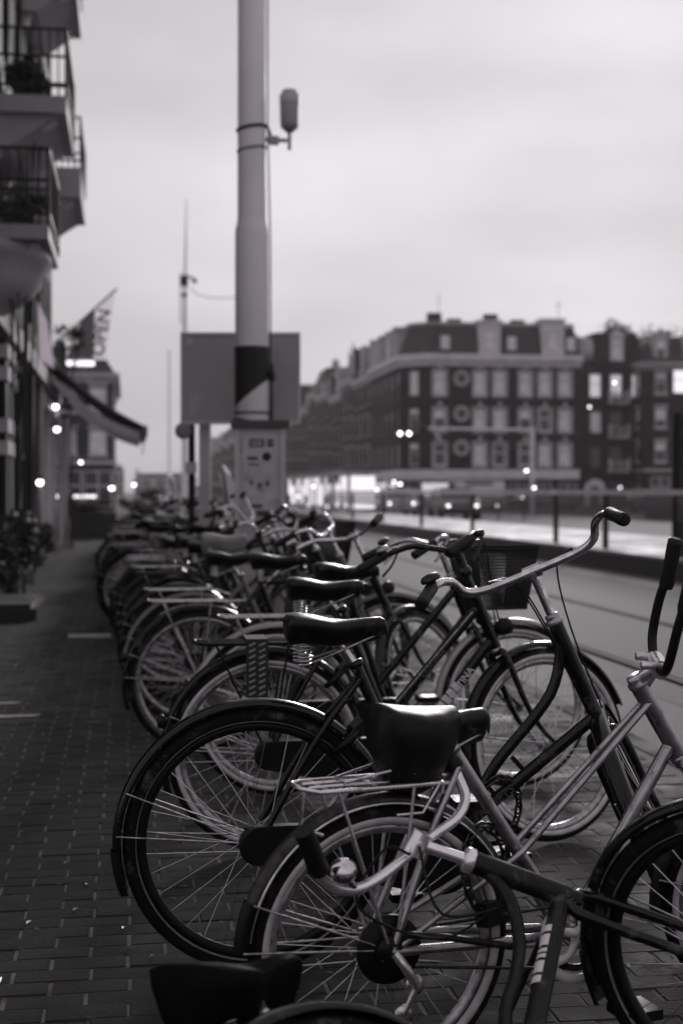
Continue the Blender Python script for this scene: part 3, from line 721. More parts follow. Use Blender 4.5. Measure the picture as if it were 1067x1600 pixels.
rf = MB(); z0, z1 = ZC + 1.0, ZC + 3.6
lo = [(0, 16.9), (0, 1.9), (1.9, 0), (15.3, 0), (15.3, 16.9)]; hi = [(1.0, 16.5), (1.0, 2.6), (2.6, 1.0), (15.3, 1.0), (15.3, 16.5)]
rf.add([(x, y, z0) for x, y in lo] + [(x, y, z1) for x, y in hi], [[0, 1, 6, 5], [1, 2, 7, 6], [2, 3, 8, 7], [3, 4, 9, 8], [4, 0, 5, 9], [5, 6, 7, 8, 9]], False)
r_o = rf.build('roof', 'roof_slate', cb)
rp = MB(); rp.add([(x - (.15 if i < 2 else -.0), y - .15, z1) for i, (x, y) in enumerate(hi)] + [(x - .15, y - .15, z1 + .28) for x, y in hi], [[0, 1, 6, 5], [1, 2, 7, 6], [2, 3, 8, 7], [5, 6, 7, 8, 9]], False)
rp.build('roof_edge', 'stone_grey', r_o)
for (cx, hw, top, m1) in ((30.95 - 23.5, .95, 3.75, 'stone_light'), (36.6 - 23.5, .98, 3.95, 'stone_light')):
    d_ = MB(); d_.bbox((cx - hw, -.05, z0 - .05), (cx + hw, 2, z0 - 1 + top)); d_.bbox((cx - hw - .15, -.2, z0 - 1 + top), (cx + hw + .15, 2, z0 - .75 + top)); d_.build('dormer', m1, r_o)
    window(r_o, (0, 0, 0), (1, 0, 0), (0, -1, 0), (cx - .6, cx + .6, z0 + .3, z0 + 2.1), 'wood_white', 'pane_curtain', .16, -.08)
for cx in (27.0, 32.9, 38.2):
    d_ = MB(); d_.bbox((cx - 23.5 - .6, .12, z0), (cx - 23.5 + .6, 2, z0 + 1.9)); d_.build('dormer', 'roof_slate', r_o)
    window(r_o, (0, 0, 0), (1, 0, 0), (0, -1, 0), (cx - 23.5 - .42, cx - 23.5 + .42, z0 + .4, z0 + 1.6), 'wood_white', 'pane_curtain', .1, -.06)
for i in range(4):
    d_ = MB(); yc = 4.2 + i * 3.6; d_.bbox((-.1, yc - .8, z0), (2, yc + .8, z0 + 2.4)); d_.bbox((-.25, yc - .95, z0 + 2.4), (2, yc + .95, z0 + 2.65)); d_.build('dormer', 'stone_light' if i % 2 else 'stone_grey', r_o)
for (cx, cy, h) in ((3.4, 4, 1.4), (5.2, 4, .9), (8.4, 3.5, 1.3), (11, 4, .9)):
    d_ = MB(); d_.box((cx, cy, z1 + h / 2), (1.2, .7, h)); d_.build('chimney', 'wall_brick_far2', r_o)
d_ = MB(); d_.tube([(14.5, 3, z1), (14.5, 3, z1 + 2.6)], .03, 5); d_.tube([(14.0, 3, z1 + 2.2), (15.0, 3, z1 + 2.2)], .02, 5); d_.tube([(3.6, 3, z1), (3.6, 3, z1 + 3)], .03, 5)
d_.build('antenna', 'iron', r_o)
# next building to the right
nb = thing('gabled_building', 'darker brick building with stacked balconies and a pale arched door', 'building', (39.0, 120.3, 0))
XN = 39.0; ZN = 12.0; NW = 9.2
axes = [1.55, 3.45, 5.4]; hs = []
for i, a in enumerate(axes):
    for (z0_, z1_) in ((9.5, 11.6), (6.4, 8.3), (3.3, 5.2)): hs.append((a - .55, a + .55, z0_, z1_))
extra = [(.9, 2.1, .1, 2.2), (2.9, 4.1, .1, 2.1), (4.8, 6.0, .1, 2.1), (7.2, 8.3, 9.6, 11.5), (7.2, 8.3, 6.4, 8.3), (7.2, 8.3, 3.3, 5.2)]
m_ = MB(); wall_holes(m_, (0, 0, 0), (1, 0, 0), (0, -1, 0), NW, 0, ZN, hs + extra, .25)
m_.add([(0, 0, ZN), (NW, 0, ZN), (NW, 14, ZN), (0, 14, ZN), (NW, 0, 0), (NW, 14, 0), (0, 0, 0), (0, 14, 0)], [[0, 1, 2, 3], [4, 5, 2, 1], [6, 0, 3, 7]], False)
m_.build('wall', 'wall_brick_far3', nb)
for k, h in enumerate(hs):
    r0 = k % 3; window(nb, (0, 0, 0), (1, 0, 0), (0, -1, 0), h, 'wood_white' if r0 == 0 or k == 1 else 'wood_dark', 'pane_lit' if r0 == 0 else ('pane_curtain' if k == 1 else 'pane_dim'), .1, .15)
for k, h in enumerate(extra): window(nb, (0, 0, 0), (1, 0, 0), (0, -1, 0), h, 'wood_dark', 'pane_dim', .12, .18, name='door' if k < 3 else 'window')
m_ = MB()
for z in (8.9, 5.9, 2.9):
    m_.bbox((2.6, -.9, z), (4.3, -.002, z + .15))
b_ = m_.build('balcony', 'stone_grey', nb)
m_ = MB()
for z in (8.9, 5.9, 2.9):
    for i in range(16): m_.tube([(2.62 + i * .11, -.88, z + .15), (2.62 + i * .11, -.88, z + .95)], .03, 4)
    m_.tube([(2.6, -.88, z + .95), (4.3, -.88, z + .95)], .05, 5)
    m_.bbox((2.5, -.95, z + .1), (2.7, -.75, z + 1.25)); m_.bbox((4.2, -.95, z + .1), (4.4, -.75, z + 1.25))
m_.build('balustrade', 'stone_grey', b_)
m_ = MB(); m_.tube([(-.1, -.1, 0), (-.1, -.1, 12.6)], .17, 8); m_.build('drainpipe', 'stone_grey', nb)
m_ = MB(); ring = [(-.95, 0), (-.95, 1.4)] + [(-.95 * math.cos(R(a)), 1.4 + .95 * math.sin(R(a))) for a in range(15, 180, 15)] + [(.95, 1.4), (.95, 0), (.42, 0), (.42, 1.3)] + [(.42 * math.cos(R(a)), 1.3 + .42 * math.sin(R(a))) for a in range(30, 180, 30)] + [(-.42, 1.3), (-.42, 0)]
n = len(ring); vs_ = [V((1.5 + x, -.16, z)) for x, z in ring] + [V((1.5 + x, -.002, z)) for x, z in ring]
m_.add(vs_, [[i, (i + 1) % n, n + (i + 1) % n, n + i] for i in range(n)], False)
import mathutils
tess = mathutils.geometry.tessellate_polygon([[V((x, z, 0)) for x, z in ring]]); m_.add(vs_[:n], [list(t_) for t_ in tess], False)
m_.build('door_arch', 'stone_light', nb)
for (rx, w_) in ((3.45, 1.0),):
    d_ = MB(); d_.bbox((rx - 2.0, -.1, ZN), (rx + 2.0, 3, ZN + 2.4)); d_.bbox((rx - 1.9, -.05, ZN + 2.4), (rx + 1.9, 3, ZN + 3.2)); d_.build('gable', 'wall_brick_far3', nb)
    window(nb, (0, 0, 0), (1, 0, 0), (0, -1, 0), (rx - .62, rx + .62, ZN + .7, ZN + 2.8), 'wood_white', 'pane_curtain', .2, -.16)
    d_ = MB(); d_.add([(rx - .8, -.3, ZN + 2.8), (rx + .8, -.3, ZN + 2.8), (rx, -.3, ZN + 3.5), (rx - .8, -.1, ZN + 2.8), (rx + .8, -.1, ZN + 2.8), (rx, -.1, ZN + 3.5)], [[0, 1, 2], [0, 2, 5, 3], [1, 4, 5, 2]], False); d_.build('pediment', 'stone_light', nb)
rf = MB(); rf.add([(0, 0, ZN), (NW, 0, ZN), (NW, 12, ZN), (0, 12, ZN), (0, 1.8, ZN + 3.0), (NW, 1.8, ZN + 3.0), (NW, 10, ZN + 3.0), (0, 10, ZN + 3.0)], [[0, 1, 5, 4], [1, 2, 6, 5], [2, 3, 7, 6], [3, 0, 4, 7], [4, 5, 6, 7]], False)
r_o = rf.build('roof', 'roof_slate', nb)
for rx in (.8, 6.5):
    d_ = MB(); d_.lathe([(.75, -.6), (.85, .4), (.7, 1.2), (.35, 1.5)], 12, (rx, .6, ZN + 1.3)); d_.build('dormer', 'stone_grey', r_o)
# darkest block at the right edge, a little nearer, with one lit window
db = block('side_building', 'darkest brick building at the right edge with one brightly lit window', 44.2, 118, 62, 129, 12.4, 2.4, 'wall_brick_far3', ('S', 'W'), {'S': 6, 'W': 3}, 4, pane=('pane_dim',), seed=77, cornice='stone_grey')
window(db, (0, 0, 0), (1, 0, 0), (0, -1, 0), (2.5, 4.0, 9.75, 11.85), 'wood_white', 'pane_bright', .1, -.06)
# distant left block and the end of the street
block('brick_house', 'dark corner house beyond the awning with a lit window', -6.5, 90, -.9, 110, 8.6, .9, 'wall_brick_far2', ('S', 'E'), {'S': 3, 'E': 6}, 3, pane=('pane_dim', 'pane', 'pane_curtain'), seed=5, dorm=False, cornice='stone_grey', cat='house')
block('brick_house', 'low pale house closing the distant end of the street', 2, 420, 20, 432, 5, 1.6, 'wall_brick_far2', ('S',), 5, 2, seed=6, cat='house', dorm=False)
block('brick_house', 'distant narrow house left of the street end', -8, 380, -1, 392, 6.5, 1.8, 'wall_brick_far', ('S',), 3, 2, seed=8, cat='house', dorm=False)

def tree(label, base, h, crad, n, seed, leafsz=.5):
    t = thing('tree', label, 'tree', base, group='trees behind the far roofs' if h > 15 else None); rnd = random.Random(seed)
    m_ = MB(); m_.tube([(0, 0, 0), (.1, 0, h * .35), (0, .1, h * .6)], [h * .022, h * .016, h * .01], 8, smooth=4); tr = m_.build('trunk', 'bark', t)
    for i in range(6):
        a = i * 1.05; l_ = MB(); l_.tube([(0, 0, h * (.38 + .03 * i)), (math.cos(a) * crad * .4, math.sin(a) * crad * .4, h * (.6 + .02 * i)), (math.cos(a) * crad * .75, math.sin(a) * crad * .75, h * .8)], [h * .009, h * .006, h * .002], 6, smooth=3); l_.build('limb', 'bark', tr)
    m_ = MB(); leaves(m_, (0, 0, h * .75), (crad, crad, h * .25), n, leafsz, seed=seed); m_.build('crown', ['leaf', 'leaf_light'], t)
tree('rounded tree crown rising above the gabled roof', (51.6, 146, 0), 19.3, 2.5, 15000, 21, .4)
tree('broad tree crown above the roofs near the right edge', (56.5, 148, 0), 18.8, 3.8, 22000, 22, .4)
tree('tree crown reaching the right edge above the dark side building', (61.8, 147, 0), 19.8, 3.2, 18000, 23, .4)
bush('street_bush', 'dark rounded bush standing beyond the last bicycles', 'bush', tuple(at(236, 782, 42)), (.5, .5, .42), 1500, .1, 41)
bush('street_bush', 'smaller bush behind the bicycles near the white flags', 'bush', tuple(at(205, 789, 46)), (.5, .5, .35), 1200, .1, 42)
bush('street_bush', 'low bush beside the distant pennants', 'bush', tuple(at(320, 786, 48)), (.9, .6, .4), 1500, .12, 43)
hg = thing('hedge', 'dark clipped hedge running behind the tram platform railing', 'hedge', (24, 62, 0))
m_ = MB(); 
for i in range(9): leaves(m_, (i * 2.2, i * 0.3, .85), (1.2, .5, .55), 700, .16, seed=60 + i)
m_.build('foliage', ['leaf', 'leaf_light'], hg)
m_ = MB(); m_.box((9, 1.2, .55), (19.5, .5, 1.1), Matrix.Rotation(.136, 3, 'Z')); m_.build('branches', 'bark', hg)

# ================================================================== STREET FURNITURE
# main mast
P0 = at(394, 768, 12.2); px_, py_ = P0.x, P0.y
mp_ = thing('lamp_mast', 'thick pale mast with a black wrapped band rising behind the grey cabinet', 'mast', (px_, py_, 0))
m_ = MB(); m_.lathe([(.146, 0), (.143, 3.46), (.14, 3.5), (.125, 3.56), (.122, 3.6), (.108, 9.5)], 28); m_.build('shaft', 'pole_paint', mp_)
m_ = MB()   # black wrap with slanted lower edge
n = 28; zt = 2.495
vs_ = []
for k in range(n):
    a = 2 * math.pi * k / n; vs_ += [V((.149 * math.cos(a), .149 * math.sin(a), zt)), V((.149 * math.cos(a), .149 * math.sin(a), 2.10 + .12 * math.cos(a + TH)))]
m_.add(vs_, [[2 * k, 2 * k + 1, 2 * ((k + 1) % n) + 1, 2 * ((k + 1) % n)] for k in range(n)]); m_.build('wrap', 'wrap_black', mp_)
m_ = MB()
for z, tl in ((1.93, .0), (1.85, -.03), (4.36, .02), (4.18, .02)):
    pts = [(.152 * math.cos(a * .2618) * (.82 if z > 3 else 1), .152 * math.sin(a * .2618) * (.82 if z > 3 else 1), z + tl * math.cos(a * .2618)) for a in range(25)]
    m_.tube(pts, .008 if z != 4.36 else .014, 6, cap=False)
m_.build('strap', 'wrap_black', mp_)
m_ = MB(); m_.tube([(.155, -.04, 1.8), (.158, -.03, 2.3), (.155, -.03, 3.4), (.135, -.02, 4.3), (.13, -.02, 9.0)], .007, 6); m_.tube([(.16, -.06, 1.75), (.165, -.05, 2.0), (.16, -.04, 2.25), (.17, -.06, 2.35)], .012, 6, smooth=3)
m_.lathe([(.02, 0), (.03, .05), (.02, .1)], 8, (.165, -.06, 2.2)); m_.build('cable', 'wrap_black', mp_)
# lamp on its bracket
lt = thing('bracket_lamp', 'grey lantern shaped lamp on a short bracket high on the mast', 'lamp', (px_, py_, 4.3))
lx = (453 - 394) / 2222 * 12.2
m_ = MB(); m_.tube([(.12, 0, -.03), (lx - .02, 0, -.03)], .018, 8); m_.tube([(.125, 0, .1), (.16, 0, .02), (.17, 0, -.05)], .014, 8); m_.tube([(lx, 0, -.11), (lx, 0, .06)], .016, 8); m_.box((.19, 0, -.035), (.08, .05, .07)); m_.build('bracket', 'panel_back', lt)
m_ = MB(); m_.lathe([(.03, .04), (.06, .07), (.075, .08), (.08, .12), (.085, .34), (.062, .385), (.06, .40)], 14, (lx, 0, 0)); m_.build('housing', 'panel_back', lt)
m_ = MB(); m_.lathe([(.086, .29), (.0865, .345), (.063, .39)], 14, (lx, 0, .001), cap=False); m_.build('glass', 'cab_edge', lt)
# back of the information panel
PB = at(376, 768, 12.62)
pn_ = thing('sign_panel', 'blank grey back of a wide sign panel behind the mast', 'sign', (PB.x, PB.y, 0), -TH)
hw = 1.035 / 2
m_ = MB(); m_.bbox((-hw, 0, 1.87), (hw, .05, 2.655)); m_.build('panel', 'panel_back', pn_)
m_ = MB()
for (a, b) in (((-hw - .012, -.012, 1.858), (hw + .012, .06, 1.882)), ((-hw - .012, -.012, 2.642), (hw + .012, .06, 2.668)), ((-hw - .012, -.012, 1.883), (-hw + .01, .06, 2.641)), ((hw - .01, -.012, 1.883), (hw + .012, .06, 2.641))): m_.bbox(a, b)
m_.build('edge_frame', 'cab_edge', pn_)
m_ = MB(); m_.bbox((-hw + .06, -.004, 1.93), (-hw + .16, -.001, 2.14)); m_.build('sticker', 'sticker', pn_)
m_ = MB(); m_.bbox((-hw + .04, -.004, 2.56), (-hw + .09, -.001, 2.63)); m_.build('sticker', 'cab_edge', pn_)
m_ = MB(); m_.bbox((-hw + .14, .1, 0), (-hw + .24, .2, 1.9)); m_.bbox((hw - .3, .1, 0), (hw - .2, .2, 1.9)); m_.build('post', 'cab_edge', pn_)
m_ = MB(); m_.lathe([(.01, 0), (.075, 0), (.075, .02)], 18, (-hw + .0, .09, 1.80), axis='y'); m_.build('round_plate', 'panel_back', pn_)
m_ = MB(); m_.bbox((-hw + .02, .08, 1.42), (-hw + .12, .1, 1.52)); m_.build('small_plate', 'cab_edge', pn_)
m_ = MB(); m_.tube([(-hw + .07, .15, 0), (-hw + .07, .15, 1.86)], .03, 8); m_.build('side_post', 'wrap_black', pn_)
# cabinet
PC = at(408, 768, 11.75)
cbn = thing('utility_cabinet', 'grey street cabinet covered in stickers at the foot of the thick mast', 'cabinet', (PC.x, PC.y, 0), -TH)
cw = .195
m_ = MB(); m_.bbox((-cw, -.14, .08), (cw, .12, 1.78)); m_.build('body', 'cab_paint', cbn)
m_ = MB(); m_.bbox((-cw - .012, -.155, .09), (-cw + .03, -.141, 1.775)); m_.bbox((cw - .03, -.155, .09), (cw + .012, -.141, 1.775)); m_.build('corner_trim', 'cab_edge', cbn)
m_ = MB(); m_.bbox((-cw + .055, -.149, .2), (cw - .045, -.141, 1.72)); m_.build('door', 'cab_paint', cbn)
m_ = MB(); m_.bbox((-cw - .04, -.19, 1.782), (cw + .05, .16, 1.84)); m_.build('lid', 'cab_dark', cbn)
m_ = MB(); m_.bbox((-cw - .02, -.16, 0), (cw + .02, .14, .079)); m_.build('plinth', 'concrete_dark', cbn)
def stk(x, z, w, h, m='sticker', name='sticker', y=-.152):
    q = MB(); q.bbox((x - w / 2, y, z - h / 2), (x + w / 2, y + .0025, z + h / 2)); return q.build(name, m, cbn)
stk(-.025, 1.655, .12, .07, 'sticker_dark'); stk(-.025, 1.655, .085, .048, 'sticker', y=-.1545); stk(.085, 1.655, .052, .062, 'sticker_dark')
Mt = lambda x, z: Matrix.Translation((x, -.1552, z)) @ Matrix.Rotation(R(90), 4, 'X')
text('300', .045, Mt(-.025, 1.655), 'letter_dark', cbn); text('13', .04, Mt(.085, 1.655) , 'letter', cbn)
q = MB(); q.lathe([(.005, -.153), (.036, -.153), (.036, -.1495)], 16, (.055, 0, 1.545), axis='y'); q.build('sticker', 'sticker_dark', cbn)
stk(-.06, 1.53, .085, .03, 'cab_dark'); stk(-.05, 1.48, .09, .014, 'cab_dark'); stk(.07, 1.44, .09, .07, 'cab_edge'); stk(.075, 1.375, .05, .02, 'sticker')
stk(-.07, 1.33, .025, .03, 'cab_dark'); stk(.0, 1.31, .03, .04, 'cab_dark'); stk(.06, 1.325, .03, .045, 'cab_dark'); stk(-.07, 1.24, .06, .05, 'cab_edge'); stk(.06, 1.22, .05, .05, 'cab_edge')
stk(-.03, 1.14, .1, .03, 'cab_dark'); stk(.03, 1.08, .12, .05, 'cab_dark')
# catenary masts
c1 = at(289, 768, 70)
t = thing('tram_wire_mast', 'tall tapering tram wire mast with brackets and a wire to the street', 'mast', (c1.x, c1.y, 0), group=None)
m_ = MB(); m_.tube([(0, 0, 0), (0, 0, 8), (.04, 0, 12), (.1, 0, 15.6)], [.17, .12, .07, .02], 8); m_.build('shaft', 'pole_paint', t)
m_ = MB(); m_.box((0, 0, 11.6), (.35, .3, .5)); m_.tube([(0, 0, 11.9), (.5, 0, 11.7)], .05, 6); m_.ball((.5, 0, 11.6), .13, 8); m_.box((0, 0, 10.9), (.25, .2, .2)); m_.tube([(-.2, 0, 12), (-.2, 0, 9.5)], .03, 5); m_.build('insulator', 'iron', t)
m_ = MB(); m_.tube([(.3, 0, 11.3), (.6, -.1, 10.95), (1.5, -.3, 10.75), (3.4, -.6, 10.8)], .022, 5, smooth=5); m_.build('wire', 'iron', t)
c2 = at(265, 768, 92); t = thing('tram_wire_mast', 'thinner bare mast standing farther left down the street', 'mast', (c2.x, c2.y, 0))
m_ = MB(); m_.tube([(0, 0, 0), (0, 0, 2.2), (0, 0, 2.4), (0, 0, 10.4)], [.2, .2, .07, .05], 8); m_.build('shaft', 'pole_paint', t)
# cantilever mast with signal arm in front of the corner building
c3 = at(831, 768, 78); t = thing('signal_mast', 'pale mast with a long horizontal arm carrying twin lights before the corner building', 'mast', (c3.x, c3.y, 0), -TH)
m_ = MB(); m_.tube([(0, 0, 0), (0, 0, 4.8)], .14, 8); m_.build('shaft', 'stone_light', t)
m_ = MB(); m_.tube([(0, 0, 4.62), (-5.7, 0, 4.7)], .085, 8); m_.build('arm', 'stone_light', t)
m_ = MB(); m_.box((-6.9, 0, 4.45), (.9, .3, .35)); m_.tube([(-5.7, 0, 4.7), (-7.2, 0, 4.65)], .05, 6); m_.build('light_housing', 'iron', t)
for dx in (-7.25, -6.75): q = MB(); q.ball((dx, -.22, 4.42), .1, 8); q.build('lamp', 'bulb', t)
m_ = MB(); m_.box((-5.2, 0, 4.4), (.25, .2, .45)); m_.build('signal_box', 'stone_grey', t)
# street lamps seen as bright points, each on its own pole
def street_lamp(px, py, d, label, r=.1):
    p = at(px, py, d); t = thing('street_lamp', label, 'street lamp', (p.x, p.y, 0), group='street lamps beyond the tram stop')
    m_ = MB(); m_.tube([(.12, .2, 0), (.12, .2, p.z + .1), (0, .0, p.z + .2)], .035, 6); m_.build('pole', 'iron', t)
    m_ = MB(); m_.lathe([(.02, .2), (r * 1.5, .06), (r * 1.4, .03)], 10, (0, 0, p.z)); m_.build('shade', 'iron', t)
    m_ = MB(); m_.ball((0, 0, p.z), r, 8); m_.build('bulb', 'bulb', t)
for a in ((822, 735, 76, 'lit street lamp beside the signal mast, upper of the pair', .09), (834, 762, 74, 'lit street lamp low at the foot of the signal mast', .08),
          (617, 757, 96, 'lit street lamp in front of the bright shopfronts'), (680, 757, 98, 'lit street lamp before the fascia of the corner building', .09),
          (959, 598, 100, 'high lit street lamp in front of the lit balcony window'), (920, 636, 98, 'lit street lamp before the pale drainpipe', .08),
          (968, 762, 98, 'dim low street lamp beside the arched pale door', .07), (127, 722, 70, 'lit street lamp in front of the dark corner house', .09),
          (816, 777, 60, 'lit lamp just above the platform railing', .05), (776, 790, 60, 'low lit lamp behind the platform railing', .05), (175, 762, 70, 'bright lamp at the far end of the terrace', .13), (210, 757, 84, 'bright lamp beyond the terrace near the street end', .11), (272, 783, 60, 'small lamp low among the distant bicycles', .06)):
    street_lamp(*a)
rl2 = random.Random(8)  # extra lamps, added at random to build up the glowing band of lights
for i in range(26):
    street_lamp(rl2.choice((rl2.uniform(452, 620), rl2.uniform(452, 900))), rl2.uniform(752, 792), rl2.uniform(66, 105), 'small added lamp filling out the blurred glow along the far street', rl2.uniform(.05, .16))
# platform railing
rl = thing('platform_railing', 'pale top rail on dark posts with glass infill along the tram platform', 'railing', (7.9, 16, .3))
X0, Y0 = 0, 0
posts = [2.1, 6.9, 9.7, 16.2, 22, 28, 34, 40]
for k, yy in enumerate(posts):
    m_ = MB(); m_.bbox((-.04, yy - .04, .0), (.04, yy + .04, .9)); m_.build('post', 'iron', rl)
for a, b in ((-1.5, 9.62), (9.78, 16.12), (16.28, 40)):
    m_ = MB(); m_.bbox((-.04, a, .90), (.04, b, .985)); m_.build('top_rail', 'railing_paint', rl)
for a, b in zip([-1.5] + posts[:-1], posts):
    m_ = MB(); m_.bbox((-.008, a + .07, .5), (.008, b - .07, .88)); m_.build('glass_panel', 'fence_glass', rl)
pp = at(1049, 768, 20.8); t = thing('platform_post', 'thick dark post standing on the platform behind the railing', 'post', (pp.x + .12, pp.y, .3))
m_ = MB(); m_.tube([(0, 0, 0), (0, 0, 2.1)], .115, 12); m_.build('shaft', 'iron', t)
m_ = MB(); m_.tube([(.17, 0, 0), (.17, 0, 2.05)], .022, 8); m_.build('conduit', 'railing_paint', t)
m_ = MB(); m_.lathe([(.16, 0), (.16, .05), (.12, .07)], 12); m_.build('foot', 'iron', t)
# tram shelter with lit panels
sh = thing('tram_shelter', 'glass tram shelter with glowing panels beyond the road', 'shelter', (17.3, 88, 0))
m_ = MB(); m_.bbox((-3, -.8, 1.95), (3.2, 1.0, 2.1)); m_.build('roof', 'stone_grey', sh)
for x in (-2.9, -1, 1, 3.1): m_ = MB(); m_.bbox((x - .05, .8, 0), (x + .05, .9, 1.95)); m_.build('post', 'iron', sh)
for i, x in enumerate((-1.95, 0, 2.05)): m_ = MB(); m_.bbox((x - .85, .84, .35), (x + .85, .86, 1.8)); m_.build('lit_panel', 'shop_lit' if i != 1 else 'fence_glass', sh)
glow_shelter = thing('tram_shelter', 'added long shelter whose glowing panels fill the bright zone at the platform end', 'shelter', (10.3, 74, .3))  # added shelter; its glowing panels supply the bright mass of glow here
m_ = MB(); m_.bbox((-.9, -12, 1.75), (.7, 12, 1.87)); m_.build('roof', 'stone_grey', glow_shelter)
for i in range(7): m_ = MB(); m_.bbox((-.72, -11.9 + i * 3.95, 0), (-.64, -11.8 + i * 3.95, 1.75)); m_.build('post', 'iron', glow_shelter)
sr_ = random.Random(4)
for i in range(18): m_ = MB(); a_ = -11.8 + i * 1.31; m_.bbox((-.69, a_ + .06, .25 + sr_.choice((0, 0, .5))), (-.67, a_ + 1.22, sr_.choice((1.3, 1.65, 1.65)))); m_.build('lit_panel', sr_.choice(['pane_bright', 'shop_lit', 'pane_lit', 'shop_lit', 'fence_glass', 'pane_lit', 'pane_bright']), glow_shelter)
m_ = MB(); m_.bbox((-.6, -12, .2), (.5, -11.95, 1.65)); m_.build('lit_panel', 'pane_bright', glow_shelter)
m_ = MB(); m_.bbox((-.3, -11, .42), (.1, 11, .46)); m_.build('bench', 'wood_dark', glow_shelter)
# cars
def car(label, loc, rz, paint, lights=0.0, van=False):
    t = thing('parked_car' if not lights else 'car', label, 'van' if van else 'car', loc, rz)
    h = 1.9 if van else 1.42
    prof = [(-2.05, .35), (-2.1, .75), (-1.95, .95), (-1.5, h * .98) if not van else (-1.95, h), (.5, h) if not van else (1.1, h), (1.15, .98), (1.95, .8), (2.1, .5), (2.05, .3)]
    rings = []
    for (yy, k) in ((-.82, .93), (-.8, 1), (-.55, 1.0), (0, 1.0), (.55, 1.0), (.8, 1), (.82, .93)):
        rings.append([V((x * (k if abs(yy) > .7 else 1), yy * (.82 if z > 1.1 else 1), .62 + (z - .62) * (k if k < 1 else 1))) for x, z in prof])
    m_ = MB(); m_.loft(rings, sm=False); m_.build('body', paint, t)
    g = MB()
    for s in (-1, 1): g.add([(-1.3, s * .74, 1.0), (.95, s * .74, 1.0), (.45, s * .695, h - .08), (-1.2, s * .695, h - .08)], [[0, 1, 2, 3] if s < 0 else [3, 2, 1, 0]], False)
    g.add([(1.13, -.6, 1.03), (1.13, .6, 1.03), (.62 if not van else 1.14, .55, h - .08), (.62 if not van else 1.14, -.55, h - .08)], [[0, 1, 2, 3]], False)
    g.build('window', 'car_glass', t)
    for x in (-1.3, 1.3):
        for s in (-1, 1):
            w_ = MB(); w_.lathe([(.2, -.1), (.31, -.09), (.32, 0), (.31, .09), (.2, .1)], 16, (x, s * .78, .32), axis='y'); w_.build('wheel', 'tyre', t)
    for s in (-1, 1):
        b = MB(); b.ball((2.06, s * .6, .66), .085, 8, (.5, 1, .8)); b.build('headlight', 'headlight' if lights else 'lamp_glass', t)
    return t
car('car driving towards the bicycles with dazzling headlights', (13.6, 72, 0), R(-92), 'car_light', 1)
car('second car with bright headlights farther down the road', (13.4, 88, 0), R(-91), 'car_dark', 1)
car('nearest car with headlights on beyond the platform railing', (13.9, 60, 0), R(-93), 'car_dark', 1)
car('pale car parked across the road left of the shelter', (15.6, 84, 0), R(186), 'car_light', 1)
car('pale van parked across the road right of the shelter', (20.2, 83, 0), R(184), 'car_light', 0, True)
car('dark car parked before the corner building', (26.5, 88, 0), R(4), 'car_dark', 0)
car('grey car parked before the arched pale door', (32.5, 84, 0), R(2), 'paint_grey', 0)
car('dark car parked before the darkest building', (39.5, 84, 0), R(2), 'car_dark', 0)
# slim white pennants behind the row
def pennant(px, py0, py1, d, lean, label, w=.14):
    a = at(px, py1, d); t = thing('white_pennant', label, 'pennant', (a.x, a.y, 0), -TH); h = a.z; h2 = at(px, py0, d).z
    m_ = MB(); m_.tube([(0, 0, 0), (0, 0, h), (lean, 0, h2)], .012, 6); m_.build('pole', 'wrap_black', t)
    pts = [(w * .2, 0, h - .05), (w * 1.0, 0, h + .1 * (h2 - h)), (lean + w * .55, 0, h2 - .06), (lean - .0, 0, h2 + .04), (lean - .25 * w, 0, h2 - .08)]
    m_ = MB(); m_.add([V(p) for p in pts] + [V(p) + V((0, .03, 0)) for p in pts], [[0, 1, 2, 3, 4], [9, 8, 7, 6, 5], [0, 5, 6, 1], [1, 6, 7, 2], [2, 7, 8, 3], [3, 8, 9, 4], [4, 9, 5, 0]], False); m_.build('cloth', 'plastic_white', t)
pennant(358, 732, 800, 15.5, -.07, 'brightest leaning white pennant just left of the cabinet')
pennant(301, 744, 795, 21, -.04, 'upright white pennant under the sign panel')
pennant(272, 745, 790, 26, -.07, 'slim white pennant farthest left of the three', .12)

